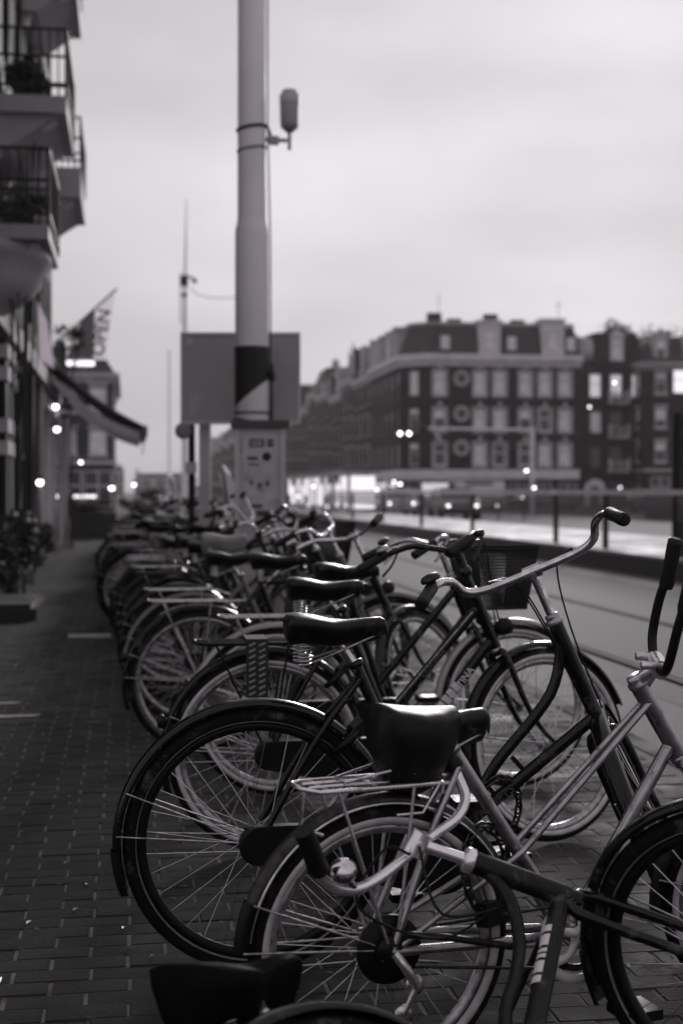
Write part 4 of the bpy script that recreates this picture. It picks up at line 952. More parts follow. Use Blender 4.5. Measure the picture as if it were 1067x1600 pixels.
# ================================================================== BICYCLES
WC = {}
def wheel(root, M, wr, tr, rim='steel', stripe=None, detail=2, disc=False, nsp=32, rimw=.008):
    key = (wr, tr, rim, stripe, disc, rimw)
    if key not in WC:
        d = {}; rr = wr - 2 * tr - .002
        m_ = MB(); m_.torus(rr, [(.006, -.012), (.008, 0), (.006, .012), (-.004, .0125), (-.012 - rimw * .4, .008), (-.014 - rimw * .4, 0), (-.012 - rimw * .4, -.008), (-.004, -.0125)], 64); d['rim'] = m_.mesh('wheel', rim)
        m_ = MB(); m_.torus(wr - tr, [(tr * math.cos(R(a)), tr * math.sin(R(a))) for a in range(0, 360, 36)], 72); d['tyre'] = m_.mesh('tyre', 'tyre')
        if stripe:
            wd = .017 if stripe == 'cream' else .004; m_ = MB()
            r1 = wr - tr * 1.0 - (.002 if stripe == 'cream' else tr * .55)
            for s in (-1, 1):
                m_.torus(r1 - wd / 2, [(wd / 2, s * (tr * .96)), (wd / 2, s * (tr * .96 + .0012)), (0, s * (tr * .9 + .0016)), (-wd / 2, s * (tr * .7 + .0014)), (-wd / 2, s * tr * .6)], 72)
            d['stripe'] = m_.mesh('sidewall_band', 'reflex' if stripe == 'cream' else 'mud_grey')
        m_ = MB(); m_.lathe([(.005, -.055), (.008, -.05), (.008, -.036), (.026, -.034), (.026, -.03), (.014, -.026), (.013, .026), (.026, .03), (.026, .034), (.008, .036), (.008, .05), (.005, .055)], 14, axis='y'); d['hub'] = m_.mesh('hub', 'steel')
        sp = MB(); d['sp'] = []
        for k in range(4):
            q = MB(); s = 1 if k % 2 else -1; lc = R(62) * (1 if k < 2 else -1)
            q.tube([(.024 * math.sin(lc), s * .032, .024 * math.cos(lc)), (0, s * .004, rr - .012)], .00115, 4, cap=False); d['sp'].append(q.mesh('spoke', 'chrome'))
        for i in range(nsp):
            q = d['sp'][i % 4]; Rm = Matrix.Rotation(2 * math.pi * i / nsp, 3, 'Y')
            sp.add([Rm @ v.co for v in q.vertices], [list(p.vertices) for p in q.polygons])
        d['spokes'] = sp.mesh('spokes', 'steel'); WC[key] = d
    d = WC[key]
    w = place(d['rim'], 'wheel', root, M=M); place(d['tyre'], 'tyre', w); place(d['hub'], 'hub', w)
    if stripe: place(d['stripe'], 'sidewall_band', w)
    if detail >= 2:
        for i in range(nsp): place(d['sp'][i % 4], 'spoke', w, M=Matrix.Rotation(2 * math.pi * i / nsp, 4, 'Y'))
    else: place(d['spokes'], 'spokes', w, 'stuff')
    return w
def saddle_mesh(ln=.27, wt=.088, wn=.022, drop=.055, m='saddle_leather', tail=.02, sx=0):
    rings = []; n = 14
    st = [(0, .55, -.012), (.04, .85, 0), (.14, 1.0, .004), (.3, .97, .004), (.45, .72, -.004), (.6, .4, -.006), (.8, .28, -.002), (.93, .25, .0), (.98, .2, -.006), (1.0, .1, -.016)]
    for (t, w, dz) in st:
        hw_ = w * wt if t < .7 else max(w * wt, .0) ; dp = drop * (.75 + .5 * (1 - t)) * (1 if .02 < t < .97 else .5); ring = []
        for k in range(n):
            a = 2 * math.pi * k / n; y = math.sin(a) * hw_; c_ = math.cos(a)
            z = dz + (tail * max(0, .35 - t) * 2) + (c_ * .018 if c_ > 0 else c_ * dp)
            ring.append(V((sx + t * ln, y * (1 if c_ > 0 else (1 - .25 * abs(c_))), z)))
        rings.append(ring)
    q = MB(); q.loft(rings); return q
def mudguard(root, M, wr, a0, a1, m, w=.052, flap=None, xf=None, stays=(165, 120)):
    Rm = wr + .017; prof = [(-.012, -w / 2), (.002, -w * .36), (.009, 0), (.002, w * .36), (-.012, w / 2), (-.0135, w / 2 - .003), (.0, w * .33), (.0065, 0), (0, -w * .33), (-.0135, -w / 2 + .003)]
    q = MB(); q.torus(Rm, prof, 44, a0, a1)
    me = q.mesh('mudguard', m); g = place(me, 'mudguard', root, M=M)
    q = MB()
    for a in stays:
        for s in (-1, 1):
            q.tube([(0, s * .05, 0), ((Rm) * math.cos(R(a)), s * (w / 2 + .001), Rm * math.sin(R(a)) - .0)], .0026, 5)
    place(q.mesh('stay', 'steel'), 'stay', g)
    if flap:
        q = MB(); q.torus(Rm + .004, [(-.014, -w / 2 - .004), (.004, -w * .3), (.010, 0), (.004, w * .3), (-.014, w / 2 + .004), (.006, 0)], 8, a1 - 14, a1 + 5); place(q.mesh('flap', 'plastic_black'), 'flap', g)
    return g
BASE = dict(wr=.345, tr=.021, bb=(.476, .30), st=(.262, .80), sad=(.075, .905), sadm='saddle_leather', h1=(.81, .887), h2=(.926, .635), steer=0, stem=.165,
            frame='oma', paint='paint_black', bar='swept', barm='chrome', rim='steel', stripe='thin', mud='paint_black', rear_mud=(28, 196), front_mud=(8, 190), rack=None,
            chain='case', basket=False, detail=1, crank=40, rake=.05, grip='rubber_grip', lamp=True, tail=True, lock=True, bell=True, lever=False, saddle=None, txt=None, rackm='steel', disc=False)
def make_bike(label, loc, yaw, group=None, lean=0, name='bicycle', **kw):
    p = dict(BASE); p.update(kw); dt = p['detail']
    t = thing(name, label, 'bicycle', loc, 0, group)
    t.rotation_euler = (R(-lean), 0, R(yaw))
    wr = p['wr']; H1, H2 = V((p['h1'][0], 0, p['h1'][1])), V((p['h2'][0], 0, p['h2'][1])); a = (H1 - H2).normalized(); f = V((a.z, 0, -a.x))
    hubF = H2 + f * p['rake']; k = (hubF.z - wr) / a.z; hubF = hubF - a * k
    Ms = Matrix.Translation(H2) @ Matrix.Rotation(R(p['steer']), 4, a) @ Matrix.Translation(-H2)
    MR = Matrix.Translation((0, 0, wr)); MF = Ms @ Matrix.Translation(hubF)
    HR = V((0, 0, wr)); BB = V((p['bb'][0], 0, p['bb'][1])); ST = V((p['st'][0], 0, p['st'][1]))
    # wheels
    wheel(t, MR @ Matrix.Rotation(.3, 4, 'Y'), wr, p['tr'], p['rim'], p['stripe'], dt, rimw=p.get('rimw', .008))
    wheel(t, MF @ Matrix.Rotation(.1, 4, 'Y'), wr, p['tr'], p['rim'], p['stripe'], dt if dt < 3 else 2, rimw=p.get('rimw', .008))
    # frame
    q = MB(); q.tube([H1 + a * .012, H2 - a * .012], .021, 12); q.tube([ST, BB], .0155, 10)
    q.tube([BB + V((0, -.035, 0)), BB + V((0, .035, 0))], .022, 12)
    for s in (-1, 1):
        q.tube([ST + V((-.0 + .01, s * .012, -.04)), ST.lerp(HR, .45) + V((0, s * .045, 0)), HR + V((0, s * .062, 0))], .0095, 8, smooth=3)
        q.tube([BB + V((0, s * .02, 0)), BB.lerp(HR, .5) + V((0, s * .05, 0)), HR + V((0, s * .062, 0))], .0105, 8, smooth=3)
        q.box(HR + V((0, s * .062, 0)), (.05, .006, .035))
    fr = p['frame']
    hm = H2 + a * .03
    if fr == 'oma':
        q.tube([H1 - a * .03, H1 - a * .03 + V((-.03, 0, -.15)), H1.lerp(BB, .55) + V((.02, 0, -.035)), BB.lerp(ST, .14) + V((.115, 0, .03)), BB.lerp(ST, .14)], .0155, 10, smooth=6)
        q.tube([hm, BB], .0175, 10)
        for u_ in (.44, .62):
            pt = hm.lerp(BB, u_); q.box(pt + V((-.022, 0, .028)), (.012, .014, .05), Matrix.Rotation(R(-42), 3, 'Y'))
    elif fr == 'double':
        q.tube([H1 - a * .03, BB.lerp(ST, .28)], .017, 10); q.tube([hm, BB], .019, 10)
    elif fr == 'diamond':
        q.tube([H1 - a * .03, ST + (BB - ST).normalized() * .03], .014, 10); q.tube([hm, BB], .016, 10)
    elif fr == 'mixte':
        for s in (-1, 1): q.tube([H1 - a * .03 + V((0, s * .012, 0)), BB.lerp(ST, .45) + V((0, s * .024, 0)), HR + V((0, s * .062, 0))], .008, 8)
        q.tube([hm, BB], .016, 10)
    elif fr == 'lowcurve':
        q.tube([hm + a * .02, hm.lerp(BB, .45) + V((-.02, 0, -.06)), BB + V((.05, 0, .03)), BB], .024, 10, smooth=6)
    q.lathe([(.019, -.01), (.022, 0), (.019, .008)], 12, ST, M=Matrix.Rotation(math.atan2(ST.x - BB.x, ST.z - BB.z), 3, 'Y'))
    frm = q.build('frame', p['paint'], t)
    if p['txt']:
        body, u0, sz, lm, du = p['txt']
        A, B_ = (hm, BB); pt = B_.lerp(A, u0); ang = math.atan2(A.z - B_.z, A.x - B_.x)
        text(body, sz, Matrix.Translation(pt + V((0, -.0195 if fr != 'oma' else -.0182, 0))) @ Matrix.Rotation(-ang, 4, 'Y') @ Matrix.Rotation(R(90), 4, 'X'), lm, frm, depth=.0012, bold=.0004)
        if du:
            A, B_ = H1 - a * .03, BB.lerp(ST, .28); pt = B_.lerp(A, .5); ang = math.atan2(A.z - B_.z, A.x - B_.x)
            text(body, sz * .8, Matrix.Translation(pt + V((0, -.018, 0))) @ Matrix.Rotation(-ang, 4, 'Y') @ Matrix.Rotation(R(90), 4, 'X'), 'letter_grey', frm, depth=.001)
            q = MB(); pt = BB.lerp(hm, .42); dr = (hm - BB).normalized()
            for i in range(7): c_ = pt + dr * (i * .028 - .08); q.tube([c_, c_ + dr * .022], .0197, 12, cap=False)
            q.build('decal', 'letter', frm)
            q = MB(); A2, B2 = H1 - a * .03, BB.lerp(ST, .28); q.tube([B2.lerp(A2, .12) + V((0, -.012, .013)), B2.lerp(A2, .92) + V((0, -.012, .013))], .003, 6); q.build('pinstripe', 'steel', frm)
    # seat post and saddle
    dirS = (ST - BB).normalized(); sx, sz_ = p['sad']; top = V((sx + .12, 0, sz_ - .045)); 
    q = MB(); q.tube([ST - dirS * .05, V((sx + .145, 0, sz_ - .05))], .0128, 10); q.tube([V((sx + .145, 0, sz_ - .05)) + V((-.02, 0, -.004)), V((sx + .17, 0, sz_ - .046))], .014, 8); q.build('seat_post', 'chrome', t)
    sp_ = p['saddle'] or {}; q = saddle_mesh(**sp_); q.xf = Matrix.Translation((sx, 0, sz_)); sd_ = q.build('saddle', p['sadm'], t)
    q = MB()
    for s in (-1, 1):
        hx = sx + .045; hz = sz_ - .105
        pts = [(hx + .017 * math.cos(i * .9), s * .055 + .017 * math.sin(i * .9), hz + i * .00135) for i in range(42)]
        if dt >= 2: q.tube(pts, .0028, 5)
        else: q.tube([(hx, s * .055, hz), (hx, s * .055, hz + .055)], .016, 8)
        q.tube([(hx - .01, s * .055, hz), (sx + .13, s * .02, hz + .03), (sx + .24, s * .01, sz_ - .03)], .0035, 6, smooth=3)
    q.build('spring', 'steel', sd_)
    if p.get('cover'):
        q = saddle_mesh(.285, .102, .03, .125); q.xf = Matrix.Translation((sx - .012, 0, sz_ + .004)) ; 
        # a wide plastic cover over the rear two thirds with a strap round the nose
        q2 = MB(); n = 16; rings = []
        for (tt, w, dp) in ((0, .75, .10), (.1, 1, .16), (.3, 1.02, .17), (.48, .8, .15), (.6, .5, .1), (.66, .4, .07)):
            rings.append([V((sx - .015 + tt * .27, math.sin(2 * math.pi * k / n) * w * .098, sz_ + .004 + (.02 * max(0, .35 - tt)) * 2 + (math.cos(2 * math.pi * k / n) * .022 if math.cos(2 * math.pi * k / n) > 0 else math.cos(2 * math.pi * k / n) * dp))) for k in range(n)])
        q2.loft(rings); q2.build('saddle_cover', 'plastic_black', t)
    # fork
    q = MB(Ms); crown = H2 - a * .02
    q.tube([H2 - a * .014, crown - a * .012], .02, 10)
    for s in (-1, 1):
        e = hubF + V((0, s * .055, 0)); c0 = crown + V((0, s * .012, 0)); c1 = crown - a * .02 + V((0, s * .043, 0)); c2 = crown - a * .2 + V((0, s * .05, 0))
        q.tube([c0, c1, c2, c2.lerp(e, .6) - f * .012, e], [.013, .013, .011, .009, .007], 8, smooth=4)
    q.build('fork', p['paint'], t)
    # headset and stem
    q = MB(Ms); q.lathe([(.02, 0), (.024, .004), (.024, .012), (.018, .017), (.02, .022), (.018, .03)], 14, H1 + a * .01, M=a.to_track_quat('Z', 'Y').to_matrix()); q.lathe([(.024, -.014), (.024, -.004), (.02, 0)], 14, H2 - a * .004, M=a.to_track_quat('Z', 'Y').to_matrix()); q.build('headset', 'steel', t)
    C = H1 + a * p['stem'] + f * p.get('reach', 0); q = MB(Ms)
    if p.get('adj'):
        q.tube([H1, H1 + a * (p['stem'] * .55)], .0125, 10); q.tube([H1 + a * (p['stem'] * .55), C], .016, 10); q.ball(H1 + a * (p['stem'] * .55), .024, 10)
    else: q.tube([H1, C], .0125, 12)
    if p.get('reach'): q.tube([H1 + a * .0, H1 + a * p['stem'] * .7, C], [.013, .016, .015], 10); q.tube([C + V((0, -.034, .0)), C + V((0, .034, 0))], .022, 12); q.tube([C + V((-.045, -.03, .008)), C + V((.01, -.03, .01))], .01, 8); q.tube([C + V((-.045, .03, .008)), C + V((.01, .03, .01))], .01, 8)
    q.tube([C + V((0, -.024, 0)), C + V((0, .024, 0))], .0185, 12); q.tube([C - f * .02 - a * .01, C + f * .018 - a * .006], .009, 8); q.build('stem', p.get('stemm', p['barm']), t)
    # handlebar: u = rider's left, b = back, w = along the steering axis
    Mb = Ms @ Matrix.Translation(C) @ Matrix(((0, -f.x, a.x, 0), (1, -f.y, a.y, 0), (0, -f.z, a.z, 0), (0, 0, 0, 1)))
    q = MB(Mb); bt = p['bar']
    B_ = {'swept': [(0, 0, 0), (.06, 0, 0), (.14, .004, .004), (.185, .012, .022), (.205, .03, .062), (.235, .075, .08), (.262, .15, .076), (.275, .2, .07)],
          'city': [(0, 0, 0), (.05, 0, .0), (.12, .01, .02), (.2, .04, .05), (.26, .1, .055), (.285, .17, .05), (.295, .22, .045)],
          'rise': [(0, 0, 0), (.05, 0, 0), (.09, .0, .03), (.13, .005, .07), (.19, .02, .085), (.25, .05, .085), (.3, .09, .08)],
          'high': [(0, 0, 0), (.04, 0, 0), (.07, .01, .04), (.09, .02, .12), (.12, .04, .165), (.19, .1, .17), (.26, .17, .165)],
          'folded': [(0, 0, 0), (.04, 0, .0), (.07, -.01, .012), (.09, -.03, .04), (.095, -.08, .10), (.09, -.13, .15), (.09, -.17, .20)],
          'flat': [(0, 0, 0), (.1, 0, 0), (.2, .012, 0), (.29, .03, 0)]}[bt]
    ext = p.get('sweep', 1.0); B_ = [(x, y * ext, z) for x, y, z in B_]
    full = [V((-x, y, z)) for x, y, z in B_[::-1]] + [V(b) for b in B_[1:]]
    q.tube(full, .0112, 10, smooth=4); hb = q.build('handlebar', p['barm'], t)
    for s in (-1, 1):
        g0, g1 = V(B_[-2]), V(B_[-1]); dr = (g1 - g0).normalized(); g0 = g1 - dr * .105; g2 = g1 + dr * .012
        g0.x *= s; g1.x *= s; g2.x *= s
        q = MB(Mb); q.tube([g0, g0.lerp(g1, .1), g0.lerp(g1, .5), g1, g2, g2 + (g2 - g1) * .25], [.0155, .0175, .0165, .0178, .017, .011], 14); gr = q.build('grip', p['grip'], t)
        if p['lever']:
            q = MB(Mb); b0 = g0 + (g0 - g1).normalized() * .035; dd = V((0, -1, -.25)).normalized(); d2 = (g1 - g0)
            q.tube([b0 - V((0, 0, .0)), b0 + dd * .03], .012, 8); q.tube([b0 + dd * .03, b0 + dd * .05 + d2 * .3, b0 + dd * .055 + d2 * .75 + V((0, 0, -.03)), b0 + dd * .045 + d2 * 1.1 + V((0, 0, -.05))], [.008, .006, .007, .008], 8, smooth=4, sq=.6)
            q.build('brake_lever', 'dark_steel' if p['barm'] != 'chrome' else 'steel', t)
    if p['bell']:
        q = MB(Mb); b0 = V(B_[-3 if bt != 'flat' else -2]); b0 = b0.lerp(V(B_[-2]), .35) if bt != 'flat' else V((.16, 0, 0)); b0.x *= p.get('bellside', 1)
        q.lathe([(.01, .008), (.012, .018), (.027, .02), (.028, .026), (.022, .036), (.004, .04)], 14, b0); q.build('bell', p.get('bellm', 'dark_steel'), t)
    if (dt >= 2 or p.get('cables')) and bt != 'folded':
        q = MB(Ms); b0 = C + V((0, .1, .01))
        for s, dx in ((1, .09), (-1, .06), (1, .04)):
            q.tube([C + V((.0, s * .12, .02)), C + f * (dx + .03) + V((0, s * .06, -.03)), H1 + f * (dx) + V((0, s * .03, -.03)), H2 + f * .03 + V((0, s * .02, .02))], .0026, 5, smooth=5)
        q.build('cable', 'plastic_black', t)
    # mudguards
    if p['mud']:
        mudguard(t, MR, wr, p['rear_mud'][0], p['rear_mud'][1], p['mud'], flap=True, stays=(158, 176))
        if p.get('trim'):  # bright tubes along the edges stand in for the mudguard's edge highlight
            q = MB()
            for s in (-1, 1): q.tube([((wr + .006) * math.cos(R(b_)), s * .0265, wr + (wr + .006) * math.sin(R(b_))) for b_ in range(p['rear_mud'][0], p['rear_mud'][1] + 1, 4)], .0032, 6)
            q.build('mudguard_edge_highlight', 'alloy', t)
        mudguard(t, MF, wr, p['front_mud'][0], p['front_mud'][1], p['mud'], flap=False, stays=(172,))
    if p['lamp']:
        q = MB(Ms); lc = H1.lerp(H2, .5 if not p['basket'] else 1.05) + f * .075 if not p.get('lampz') else H2 + f * .07 + a * p['lampz']
        Mx = f.to_track_quat('Z', 'Y').to_matrix()
        q.lathe([(.004, -.045), (.022, -.035), (.032, -.005), (.033, .012)], 14, lc, M=Mx); q.tube([H1.lerp(H2, .6) + f * .02, lc - f * .02], .004, 5); hl = q.build('headlight', 'plastic_black' if p.get('lampm') is None else p['lampm'], t)
        q = MB(Ms); q.lathe([(.001, .02), (.02, .018), (.031, .012), (.001, .008)], 14, lc, M=Mx); q.build('lens', 'lamp_glass', hl)
    q = MB(); tl = HR + V((-(wr + .03) * math.cos(R(18)), 0, (wr + .03) * math.sin(R(18)) )); q.lathe([(.005, -.02), (.022, -.016), (.026, .0), (.02, .008)], 12, tl + V((-.004, 0, 0)), axis='x'); 
    if p['tail']: q.build('tail_light', 'plastic_black', t)
    # rear frame lock
    if p['lock']:
        lc = HR + V((wr * math.cos(R(48)) * 1.0, 0, wr * math.sin(R(48)) * 1.0)) ; q = MB(); Ml = Matrix.Rotation(R(-42), 3, 'Y')
        pts = [lc + Ml @ V((.05 * math.cos(R(b)) * 1.0, .055 * math.sin(R(b)), 0)) * 1.0 for b in range(-140, 141, 20)]
        q.tube(pts, .011, 6); q.box(lc + Ml @ V((.052, 0, 0)), (.03, .09, .022), Ml); q.build('frame_lock', 'plastic_black', t)
    # drive
    BBc = BB
    if p['chain'] == 'case':
        q = MB(); pts = []
        r1, r2 = .1, .05
        for b in range(-90, 91, 15): pts.append(V((BB.x + r1 * math.cos(R(b)), 0, BB.z + r1 * math.sin(R(b)))))
        for b in range(90, 271, 15): pts.append(V((HR.x + r2 * math.cos(R(b)), 0, HR.z + r2 * math.sin(R(b)))))
        n = len(pts); ring = []
        for (k_, yy) in ((.0, -.05), (.008, -.046), (.008, -.076), (0, -.08)):
            cen = (BB + HR) / 2; ring.append([pt + (pt - cen).normalized() * (k_ - .008) + V((0, yy, 0)) for pt in pts])
        q.loft(ring, sm=False); q.build('chain_case', p.get('casem', 'plastic_black'), t)
    else:
        q = MB(); q.torus(.075, [(.004, -.044), (.004, -.04), (-.012, -.04), (-.012, -.044)], 32, c=BB); 
        for b in range(5): 
            an = R(b * 72 + 20); q.tube([BB + V((.01 * math.cos(an), -.043, .01 * math.sin(an))), BB + V((.07 * math.cos(an), -.043, .07 * math.sin(an)))], .006, 6)
        cr_ = q.build('chainring', 'dark_steel', t)
        q = MB(); q.tube([BB + V((0, -.043, .073)), HR + V((0, -.043, .036))], .004, 5); q.tube([BB + V((0, -.043, -.073)), HR + V((.0, -.043, -.036))], .004, 5)
        q.torus(.036, [(.003, -.047), (.003, -.04), (-.01, -.04), (-.01, -.047)], 20, c=HR); q.build('chain', 'dark_steel', t)
        if p['chain'] == 'guard_disc':
            q = MB(); q.torus(.094, [(.008, -.056), (.008, -.05), (-.012, -.05), (-.012, -.056)], 36, c=BB)
            for b in range(5):
                an = R(b * 72); c_, s_ = math.cos(an), math.sin(an)
                q.tube([BB + V((.016 * c_, -.053, .016 * s_)), BB + V((.05 * math.cos(an + .25), -.053, .05 * math.sin(an + .25))), BB + V((.082 * c_, -.053, .082 * s_))], [.012, .009, .013], 6, smooth=3, sq=1)
            q.torus(.02, [(.006, -.06), (.006, -.05), (-.012, -.05), (-.012, -.06)], 18, c=BB); q.build('chain_guard', 'plastic_white', t)
            q = MB(); q.lathe([(.02, -.05), (.072, -.047), (.074, -.043), (.02, -.04)], 28, HR, axis='y'); q.lathe([(.018, -.07), (.034, -.062), (.036, -.052)], 16, HR, axis='y'); q.build('cassette', 'plastic_black', t)
            q = MB(); q.tube([HR + V((.0, -.075, .0)), HR + V((.02, -.088, -.03)), HR + V((.045, -.085, -.07))], .011, 8, smooth=3); q.tube([HR + V((.045, -.085, -.07)), HR + V((.02, -.075, -.13))], .007, 6)
            q.lathe([(.006, -.08), (.022, -.078), (.022, -.07), (.006, -.068)], 12, HR + V((.045, 0, -.07)), axis='y'); q.lathe([(.006, -.08), (.022, -.078), (.022, -.07), (.006, -.068)], 12, HR + V((.02, 0, -.13)), axis='y'); q.build('derailleur', 'alloy', t)
    an = R(p['crank'])
    for s in (-1, 1):
        e = BB + V((.165 * math.cos(an) * s, -.085 * s, .165 * math.sin(an) * s)); q = MB(); q.tube([BB + V((0, -.07 * s, 0)), e], [.012, .009], 8); c_ = q.build('crank', 'steel', t)
        q = MB(); q.box(e + V((0, -.055 * s, 0)), (.085, .09, .022)); q.tube([e, e + V((0, -.1 * s, 0))], .006, 6); q.build('pedal', 'plastic_black', c_)
    # kickstand
    q = MB(); q.tube([BB + V((-.05, .03, -.02)), (BB.x - .1, .13, .012)], .008, 6); q.build('kickstand', 'dark_steel', t)
    if p['rack']:
        x0, x1, z = p['rack']; q = MB(); hw_ = .062; r_ = .005 if p['rackm'] != 'plastic_black' else .007
        q.tube([(x1, -.02, z - .01), (x1 - .05, -hw_, z), (x0 + .03, -hw_, z), (x0, -hw_ + .03, z + .004), (x0, hw_ - .03, z + .004), (x0 + .03, hw_, z), (x1 - .05, hw_, z), (x1, .02, z - .01)], r_, 6)
        for i in range(3): xx = x0 + .05 + i * (x1 - x0 - .12) / 2; q.tube([(xx, -hw_, z), (xx, hw_, z)], r_ * .8, 6)
        q.tube([(x0 + .02, -.02, z + .002), (x1 - .02, -.02, z + .002)], r_ * .8, 6); q.tube([(x0 + .02, .02, z + .002), (x1 - .02, .02, z + .002)], r_ * .8, 6)
        rk = q.build('carrier', p['rackm'], t)
        q = MB()
        for s in (-1, 1):
            q.tube([HR + V((-.01, s * .064, .015)), (x0 + .07, s * hw_, z)], .004, 6); q.tube([HR + V((.01, s * .064, .015)), (x1 - .1, s * hw_, z)], .004, 6)
            q.tube([(x1 - .02, s * .03, z - .005), ST.lerp(HR, .22) + V((0, s * .03, 0))], .004, 6)
        if p.get('springclip'):
            q.tube([(x1 - .02, -.045, z + .012), (x1 - .12, -.045, z + .035), (x0 + .1, -.03, z + .01), (x0 + .1, .03, z + .01), (x1 - .12, .045, z + .035), (x1 - .02, .045, z + .012)], .0035, 6)
            q.tube([(x0 + .0, -.05, z), (x0 - .01, -.05, z - .07), (x0 + .04, -.05, z - .09)], .004, 6); q.tube([(x1 - .04, -.06, z), (x1 - .08, -.06, z - .06), (x1 - .14, -.06, z - .06)], .004, 6)
        q.build('rack_strut', p['rackm'], rk)
    if p.get('bag'):
        x0, x1, z = p['rack']; xc = (x0 + x1) / 2
        q = MB(); q.box((xc, -.072, z - .09), (.075, .012, .2)); q.box((xc, 0, z + .012), (.075, .15, .012)); b_ = q.build('luggage_strap', 'strap', t)
        q = MB()
        for i in range(9):
            for k_ in range(2): q.box((xc - .018 + k_ * .034, -.0795, z - .0 - i * .021), (.024, .0025, .006), Matrix.Rotation(R(-25), 3, 'Y'))
        q.build('weave', 'strap_light', b_, 'stuff')
    if p['basket']:
        q = MB(Ms); bc = H1 + f * .2 + V((0, 0, -.06)); z0_, z1_ = bc.z - .13, bc.z + .13; w0, w1, l0, l1 = .11, .16, .1, .14
        def cn(s1, s2, z): k_ = (z - z0_) / (z1_ - z0_); return V((bc.x + s1 * (l0 + (l1 - l0) * k_), s2 * (w0 + (w1 - w0) * k_), z))
        for z in [z0_ + i * .013 for i in range(21)]:
            q.tube([cn(1, 1, z), cn(1, -1, z), cn(-1, -1, z), cn(-1, 1, z), cn(1, 1, z)], .005 if z > z1_ - .02 or z < z0_ + .01 else .0022, 4, cap=False)
        for i in range(29):
            u_ = -1 + i / 14
            for (s1, s2) in ((1, u_), (-1, u_)): q.tube([cn(s1, s2, z0_), cn(s1, s2, z1_)], .0022, 4, cap=False)
            for (s1, s2) in ((u_, 1), (u_, -1)): q.tube([cn(s1, s2, z0_), cn(s1, s2, z1_)], .0022, 4, cap=False)
            q.tube([cn(u_, -1, z0_), cn(u_, 1, z0_)], .0022, 4, cap=False)
        q.build('basket', 'iron', t)
    return t

ROW = 'bicycles parked in a row along the kerb'
o1 = V((.329, 3.692, .007))
b1 = make_bike('black roadster bicycle with chrome swept handlebar turned sideways, nearest complete one in the row', o1, 0, ROW, detail=2, steer=72, txt=('SWAPFIETS', .32, .034, 'letter_grey', False),
               mud='paint_black', rim='rim_black', crank=70, lamp=False, tail=False, h2=(.932, .62), bellside=1)
# the small silver step-through bicycle in front
b2 = make_bike('small silver mixte bicycle with wire carrier, black covered saddle and white chain guard in front', (.527, 2.954, .007), 13, ROW, detail=2, wr=.296, tr=.022, bb=(.455, .272), st=(.165, .70), sad=(.005, .765),
               h1=(.645, .80), h2=(.742, .652), stem=.035, steer=-25, reach=.06, trim=True, rimw=.004, frame='mixte', paint='paint_silver', bar='folded', sweep=1, barm='plastic_black', mud='dark_steel', rim='steel', stripe='cream', rack=(-.19, .15, .64), springclip=True,
               rackm='alloy', chain='guard_disc', crank=-60, lamp=False, tail=False, stemm='alloy', lock=False, bell=False, cover=True, rear_mud=(20, 172), lever=False, saddle=dict(ln=.25, drop=.07))
def pos(px, d):
    """ground point below a bearing"""
    p_ = at(px, 768, d); return V((p_.x, p_.y, .007))
b4 = make_bike('black bicycle with striped luggage strap, double lettered tubes and black grips, second in the row', pos(417, 4.94), 0, ROW, detail=2, frame='double', bar='city', barm='paint_black', lever=True, steer=22, stripe='cream', rack=(-.25, .17, .73), rackm='plastic_black',
               bag=True, adj=True, stem=.19, h1=(.745, .872), h2=(.815, .70), st=(.262, .84), sad=(.07, .925), txt=('CORTINA', .62, .035, 'letter', True), mud='paint_black', lampz=.05, cables=True, bellm='steel', rake=.055, front_mud=(20, 185))
b5 = make_bike('bicycle with wire front basket and pale rear mudguard, third in the row', pos(432, 5.85), 1, ROW, frame='double', bar='city', barm='chrome', steer=10, stripe='cream', mud='mud_pale', basket=True, lever=True, h1=(.745, .872), h2=(.815, .70), sad=(.16, .93), st=(.3, .84), rake=.055, lampz=.0, lampm='dark_steel', rack=(-.24, .16, .74), cables=True)
b6 = make_bike('black bicycle with tilted silver handlebar and pale turned front mudguard, fourth in the row', pos(313, 6.8), -2, ROW, frame='diamond', bar='city', barm='alloy', steer=48, mud='paint_black', stripe='thin', sad=(.24, .93), st=(.28, .84), rack=(-.25, .15, .73), chain='open', rackm='steel')
for ch in b6.children:
    if ch.name.startswith('mudguard') and ch.matrix_local.translation.x > .5:
        me = ch.data.copy(); me.materials.clear(); me.materials.append(MATS['mud_pale']); ch.data = me
b7 = make_bike('grey bicycle with silver rimmed wheels and a chrome carrier, fifth in the row', pos(300, 7.6), 3, ROW, frame='oma', bar='swept', barm='alloy', steer=-25, mud='mud_grey', stripe=None, rack=(-.25, .15, .73), paint='paint_grey')
b8 = make_bike('black bicycle with pale quilted saddle, sixth in the row', pos(283, 8.4), -1, ROW, frame='oma', bar='city', barm='chrome', steer=35, mud='paint_black', rim='rim_black', stripe=None, sadm='saddle_pale', sad=(.12, .98), st=(.262, .85), saddle=dict(drop=.1, wt=.1))
b9 = make_bike('low framed dark bicycle with high bars, seventh in the row', pos(275, 9.1), 2, ROW, frame='lowcurve', bar='rise', barm='plastic_black', steer=15, mud='paint_black', stripe=None, basket=True, rack=(-.25, .15, .73), rackm='plastic_black')
protos = [b1, b4, b5, b6, b7, b9]
names = {9.9: 'eighth bicycle of the row, just before the grey cabinet', 10.7: 'ninth bicycle of the row, its bars in front of the cabinet', 13.0: 'first bicycle of the row beyond the grey cabinet'}
